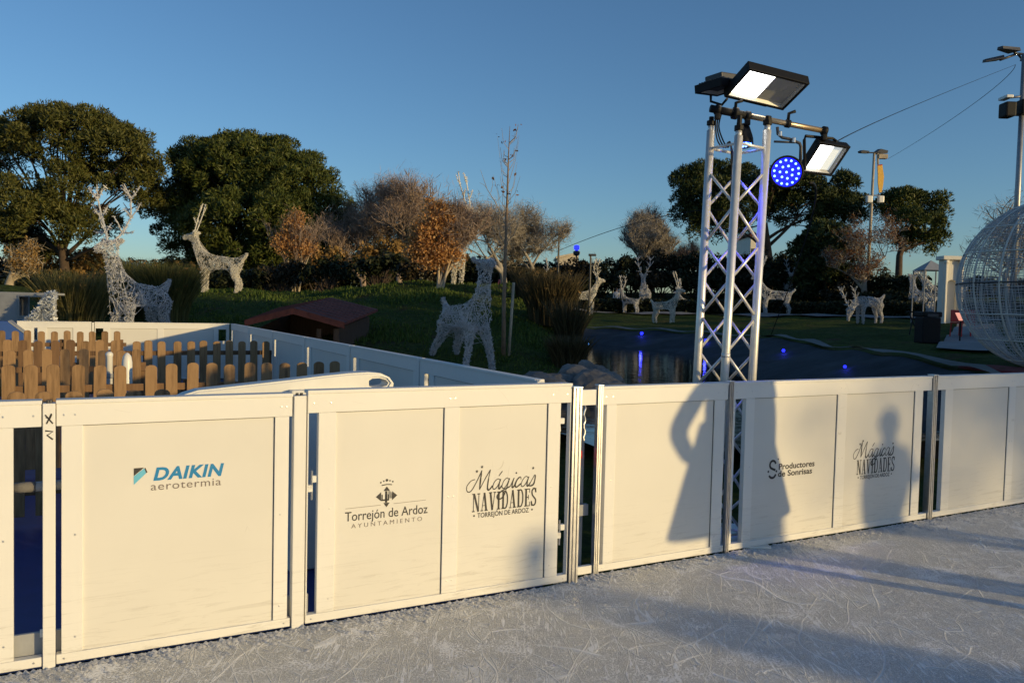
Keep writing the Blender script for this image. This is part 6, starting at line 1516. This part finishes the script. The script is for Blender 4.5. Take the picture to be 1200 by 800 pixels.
# ------------------------------------------------------------------ people
def person(label, pos, rz, H, pose, mats, group=None):
    """one continuous skinned body; clothes are areas of it, hair is a child"""
    k = H / 1.72; bw = pose.get('bulk', 1.); n = [((0, 0, .96), (.15 * bw, .11 * bw))]; e = []
    def ch(s, pts):
        for p, r in pts: n.append((p, r)); e.append((s, len(n) - 1)); s = len(n) - 1
        return s
    ch_ = ch(0, [((0, 0, 1.12), (.135 * bw, .10 * bw)), ((0, 0, 1.32), (.165 * bw, .115 * bw)), ((0, 0, 1.43), (.11 * bw, .08))])
    hd = ch(ch_, [((0, .005, 1.50), .055), ((0, -.012, 1.57), .075), ((0, -.008, 1.645), .095), ((0, 0, 1.70), .06)])
    for i, s in enumerate((-1, 1)):
        st = pose.get('leg', (0, 0))[i]
        ch(0, [((s * .095, 0, .88), .095), ((s * .11, -st * .4 - .02, .50), .065), ((s * .11, -st, .10), .045), ((s * .11, -st - .03, .045), .048), ((s * .12, -st - .16, .035), .036)])
        arm = pose.get('arm', ('down', 'down'))[i]
        if arm == 'hip': pts = [((s * .20, 0, 1.40), .07), ((s * .40, .06, 1.10), .07), ((s * .31, -.06, .93), .052), ((s * .24, -.10, .90), .036)]
        elif arm == 'fwd': pts = [((s * .19, 0, 1.40), .07), ((s * .23, -.08, 1.14), .050), ((s * .16, -.32, 1.12), .038), ((s * .13, -.40, 1.14), .034)]
        else: pts = [((s * .19, 0, 1.40), .07), ((s * .25, .02, 1.13), .052), ((s * .27, -.04, .89), .040), ((s * .27, -.06, .82), .036)]
        w_ = ch(ch_ - 1, pts); wp = V(n[w_][0]); d = (wp - V(n[w_ - 1][0])).normalized(); sd = d.orthogonal().normalized()
        sd = V((0, 1, 0)) - d * d.y; sd.normalize(); nn = d.cross(sd)
        if H > 1.3 and pose.get('hands', True):
            for f, (o_, l_) in enumerate(((-.028, .075), (-.009, .088), (.010, .082), (.028, .066))): ch(w_, [(tuple(wp + sd * o_ + d * .045), .011), (tuple(wp + sd * o_ * 1.2 + d * (.045 + l_ * .5) + nn * .01), .009), (tuple(wp + sd * o_ * 1.25 + d * (.04 + l_) + nn * .028), .007)])
            ch(w_, [(tuple(wp + sd * -.045 + d * .02 + nn * .01), .011), (tuple(wp + sd * -.06 + d * .055 + nn * .025), .009)])
    me = skin_mesh(n, e, 2)
    for mm in mats: me.materials.append(M[mm])
    for p in me.polygons:
        c = p.center; armx = abs(c.x) > .2
        mi = 0                                                    # jacket
        if c.z < .92 and not (armx and c.z > .80): mi = 1         # trousers
        if c.z > 1.475: mi = 2
        if c.z < .085: mi = 3
        if pose.get('arm', ('down',) * 2)[0 if c.x < 0 else 1] == 'down' and abs(c.x) > .22 and c.z < .88: mi = 2
        p.material_index = mi; p.use_smooth = True
    t = thing('person', label, 'person', pos, rz, group, k)
    link('body', me, t)
    hb = MB(); hb.lathe([(.02, .118), (.075, .10), (.104, .05), (.109, .0), (.100, -.05), (.085, -.075)], 16, Matrix.Translation((0, .022, 1.645)) @ Matrix.Rotation(R_(-22), 4, 'X')); hb.build('hair', 'hair', t, True)
    f = MB()
    for s in (-1, 1): f.lathe([(.003, -.006), (.011, 0), (.003, .006)], 8, Matrix.Translation((s * .033, -.103, 1.635)) @ Matrix.Rotation(PI / 2, 4, 'X'))
    f.build('eyes', 'black', t)
    f = MB(); f.lathe([(.004, .0), (.012, -.03), (.015, -.042), (.006, -.05)], 8, Matrix.Translation((0, -.105, 1.64)) @ Matrix.Rotation(R_(12), 4, 'X')); f.build('nose', 'skin', t, True)
    if pose.get('coat'):
        c_ = MB(); c_.lathe([(.17 * bw * .8, 1.12), (.185 * bw * .85, .98), (.19 * bw, .80), (.245 * bw, .46), (.235 * bw, .45), (.17 * bw, .80)], 22, Matrix.Diagonal((1, .8, 1, 1))); c_.build('coat_skirt', mats[0], t, True)
    return t
def shadow_spot(pl, px, py, q): 
    p = hit(px, py, pl.o, pl.n); h = V((sdir.x, sdir.y, 0)).normalized(); r = p - h * q; return V((r.x, r.y, 0))
rzl = math.atan2(sdir.y, sdir.x) + PI / 2
person('skater in a dark coat with hands on hips, shadow on the metal post', shadow_spot(PR, 860, 600, 2.6), rzl + .05, 1.92, dict(arm=('down', 'hip'), leg=(.05, -.1), coat=True, bulk=1.8), ('jacket', 'jeans', 'skin', 'black'))
person('skater in a white top whose shadow falls on the slab lettering', shadow_spot(PR, 1042, 580, 6.4), rzl - .5, 1.70, dict(arm=('fwd', 'down'), leg=(.12, -.12), bulk=1.85), ('whitetop', 'jeans', 'skin', 'black'))
person('distant skater in a pale blue jacket, shadow reaching the crest panel foot', shadow_spot(PL, 628, 670, 11.6), rzl + .3, 1.74, dict(arm=('down', 'down'), leg=(.1, -.15), bulk=1.2), ('paleblue', 'jeans', 'skin', 'black'))
person('child skater in a pink jacket, shadow low on the smile panel', shadow_spot(PR, 897, 600, 5.4), rzl + .5, 1.16, dict(arm=('down', 'fwd'), leg=(.05, -.05), bulk=1.3, hands=False), ('pink', 'jeans', 'skin', 'black'))
p = march(722, 363, 20, 60); p = stand(722, 46.5) if abs(p.y - 46) > 9 else p
person('person in a white top and dark trousers standing on the path by the pond', p, .2, at(722, 338, p.y).z - p.z, dict(arm=('down', 'down'), leg=(.06, -.06), hands=False), ('whitetop', 'jeans', 'skin', 'black'))
for i, (px, yt, lab, m_) in enumerate(((588, 307, 'tiny person in pink left of the sapling trunk', 'pink'), (607, 308, 'tiny person in a pale blue jacket right of the sapling trunk', 'paleblue'), (617, 305, 'tiny person in pink under the round bare tree', 'pink'), (632, 309, 'tiny person in a white top near the pale far deer', 'whitetop'))):
    q = stand(px, 50 + i); person(lab, q, .5 * i, 1.7, dict(arm=('down', 'fwd'), leg=(.1, -.1), hands=False), (m_, 'jeans', 'skin', 'black'), 'people on the far path')

# ------------------------------------------------------------------ out of view at right: blocks added to shade the park; a tree
def shade_block(label, s0, s1, q, H, dep):
    u, g = V((.5, .866, 0)), V((.866, -.5, 0)); a, b = u * s0 + g * q, u * s1 + g * q; d = (b - a).normalized(); W = (b - a).length
    z0 = min(tz(a.x, a.y), 1.) - .2
    t = thing('pavilion', label, 'building', (a.x, a.y, z0), math.atan2(d.y, d.x)); h = H - z0
    mb = MB(); mb.bbox((0, -dep, 0), (W, 0, h - .35), .03); mb.build('wall', 'whitewall', t)
    mb = MB(); mb.bbox((-.3, -dep - .3, h - .345), (W + .3, .3, h), .04); mb.build('roof', 'grey', t)
    n_ = int(W / 2.4)
    for i in range(n_): mb = MB(); x = W * (i + .5) / n_; mb.bbox((x - .7, .003, 1.2), (x + .7, .05, 2.4), .02); mb.build('window', 'darkgrey', t)
shade_block('tall plain shade block added out of the picture to the right, shading the deer', 11.95, 18.2, 20, 7.2, 5)
shade_block('long low shade block added out of the picture to the right, shading the lawn', 18.6, 33.5, 25, 5.7, 6)
shade_block('farther low shade block added out of the picture to the right, beyond the globe', 34, 47, 25, 4.3, 6)

def side_tree():
    u, g = V((.5, .866, 0)), V((.866, -.5, 0)); c = u * 9.3 + g * 27; o = V((c.x, c.y, 0))
    t = thing('thin_tree', 'thinly leaved tree out of the picture to the right, dimming the right panels', 'tree', o, 0, 'trees beside the rink')
    mb = MB(); mb.tube([(0, 0, -.1), (.1, 0, 2.), (0, .1, 3.4), (.1, 0, 4.6)], [.13, .10, .07, .03], 8)
    rg = np.random.default_rng(4); cs = []
    for i in range(420):
        q = rg.normal(size=3); q /= np.linalg.norm(q); q *= rg.random() ** .4
        p = u * float(q[0] * 3.2) + g * float(q[1] * 2.2) + V((0, 0, 4.25 + float(q[2]) * 1.15)); cs.append(tuple(p))
        if i % 9 == 0: limb(mb, (0, 0, 2.6 + rg.random() * 1.5), p, .03, .008, .15, 4, 3)
    mb.build('trunk', 'bark', t, True)
    leaves('crown', cs, [.26] * len(cs), 17, .06, .04, 'ochre', t, .2, .2, 0, 4)
side_tree()
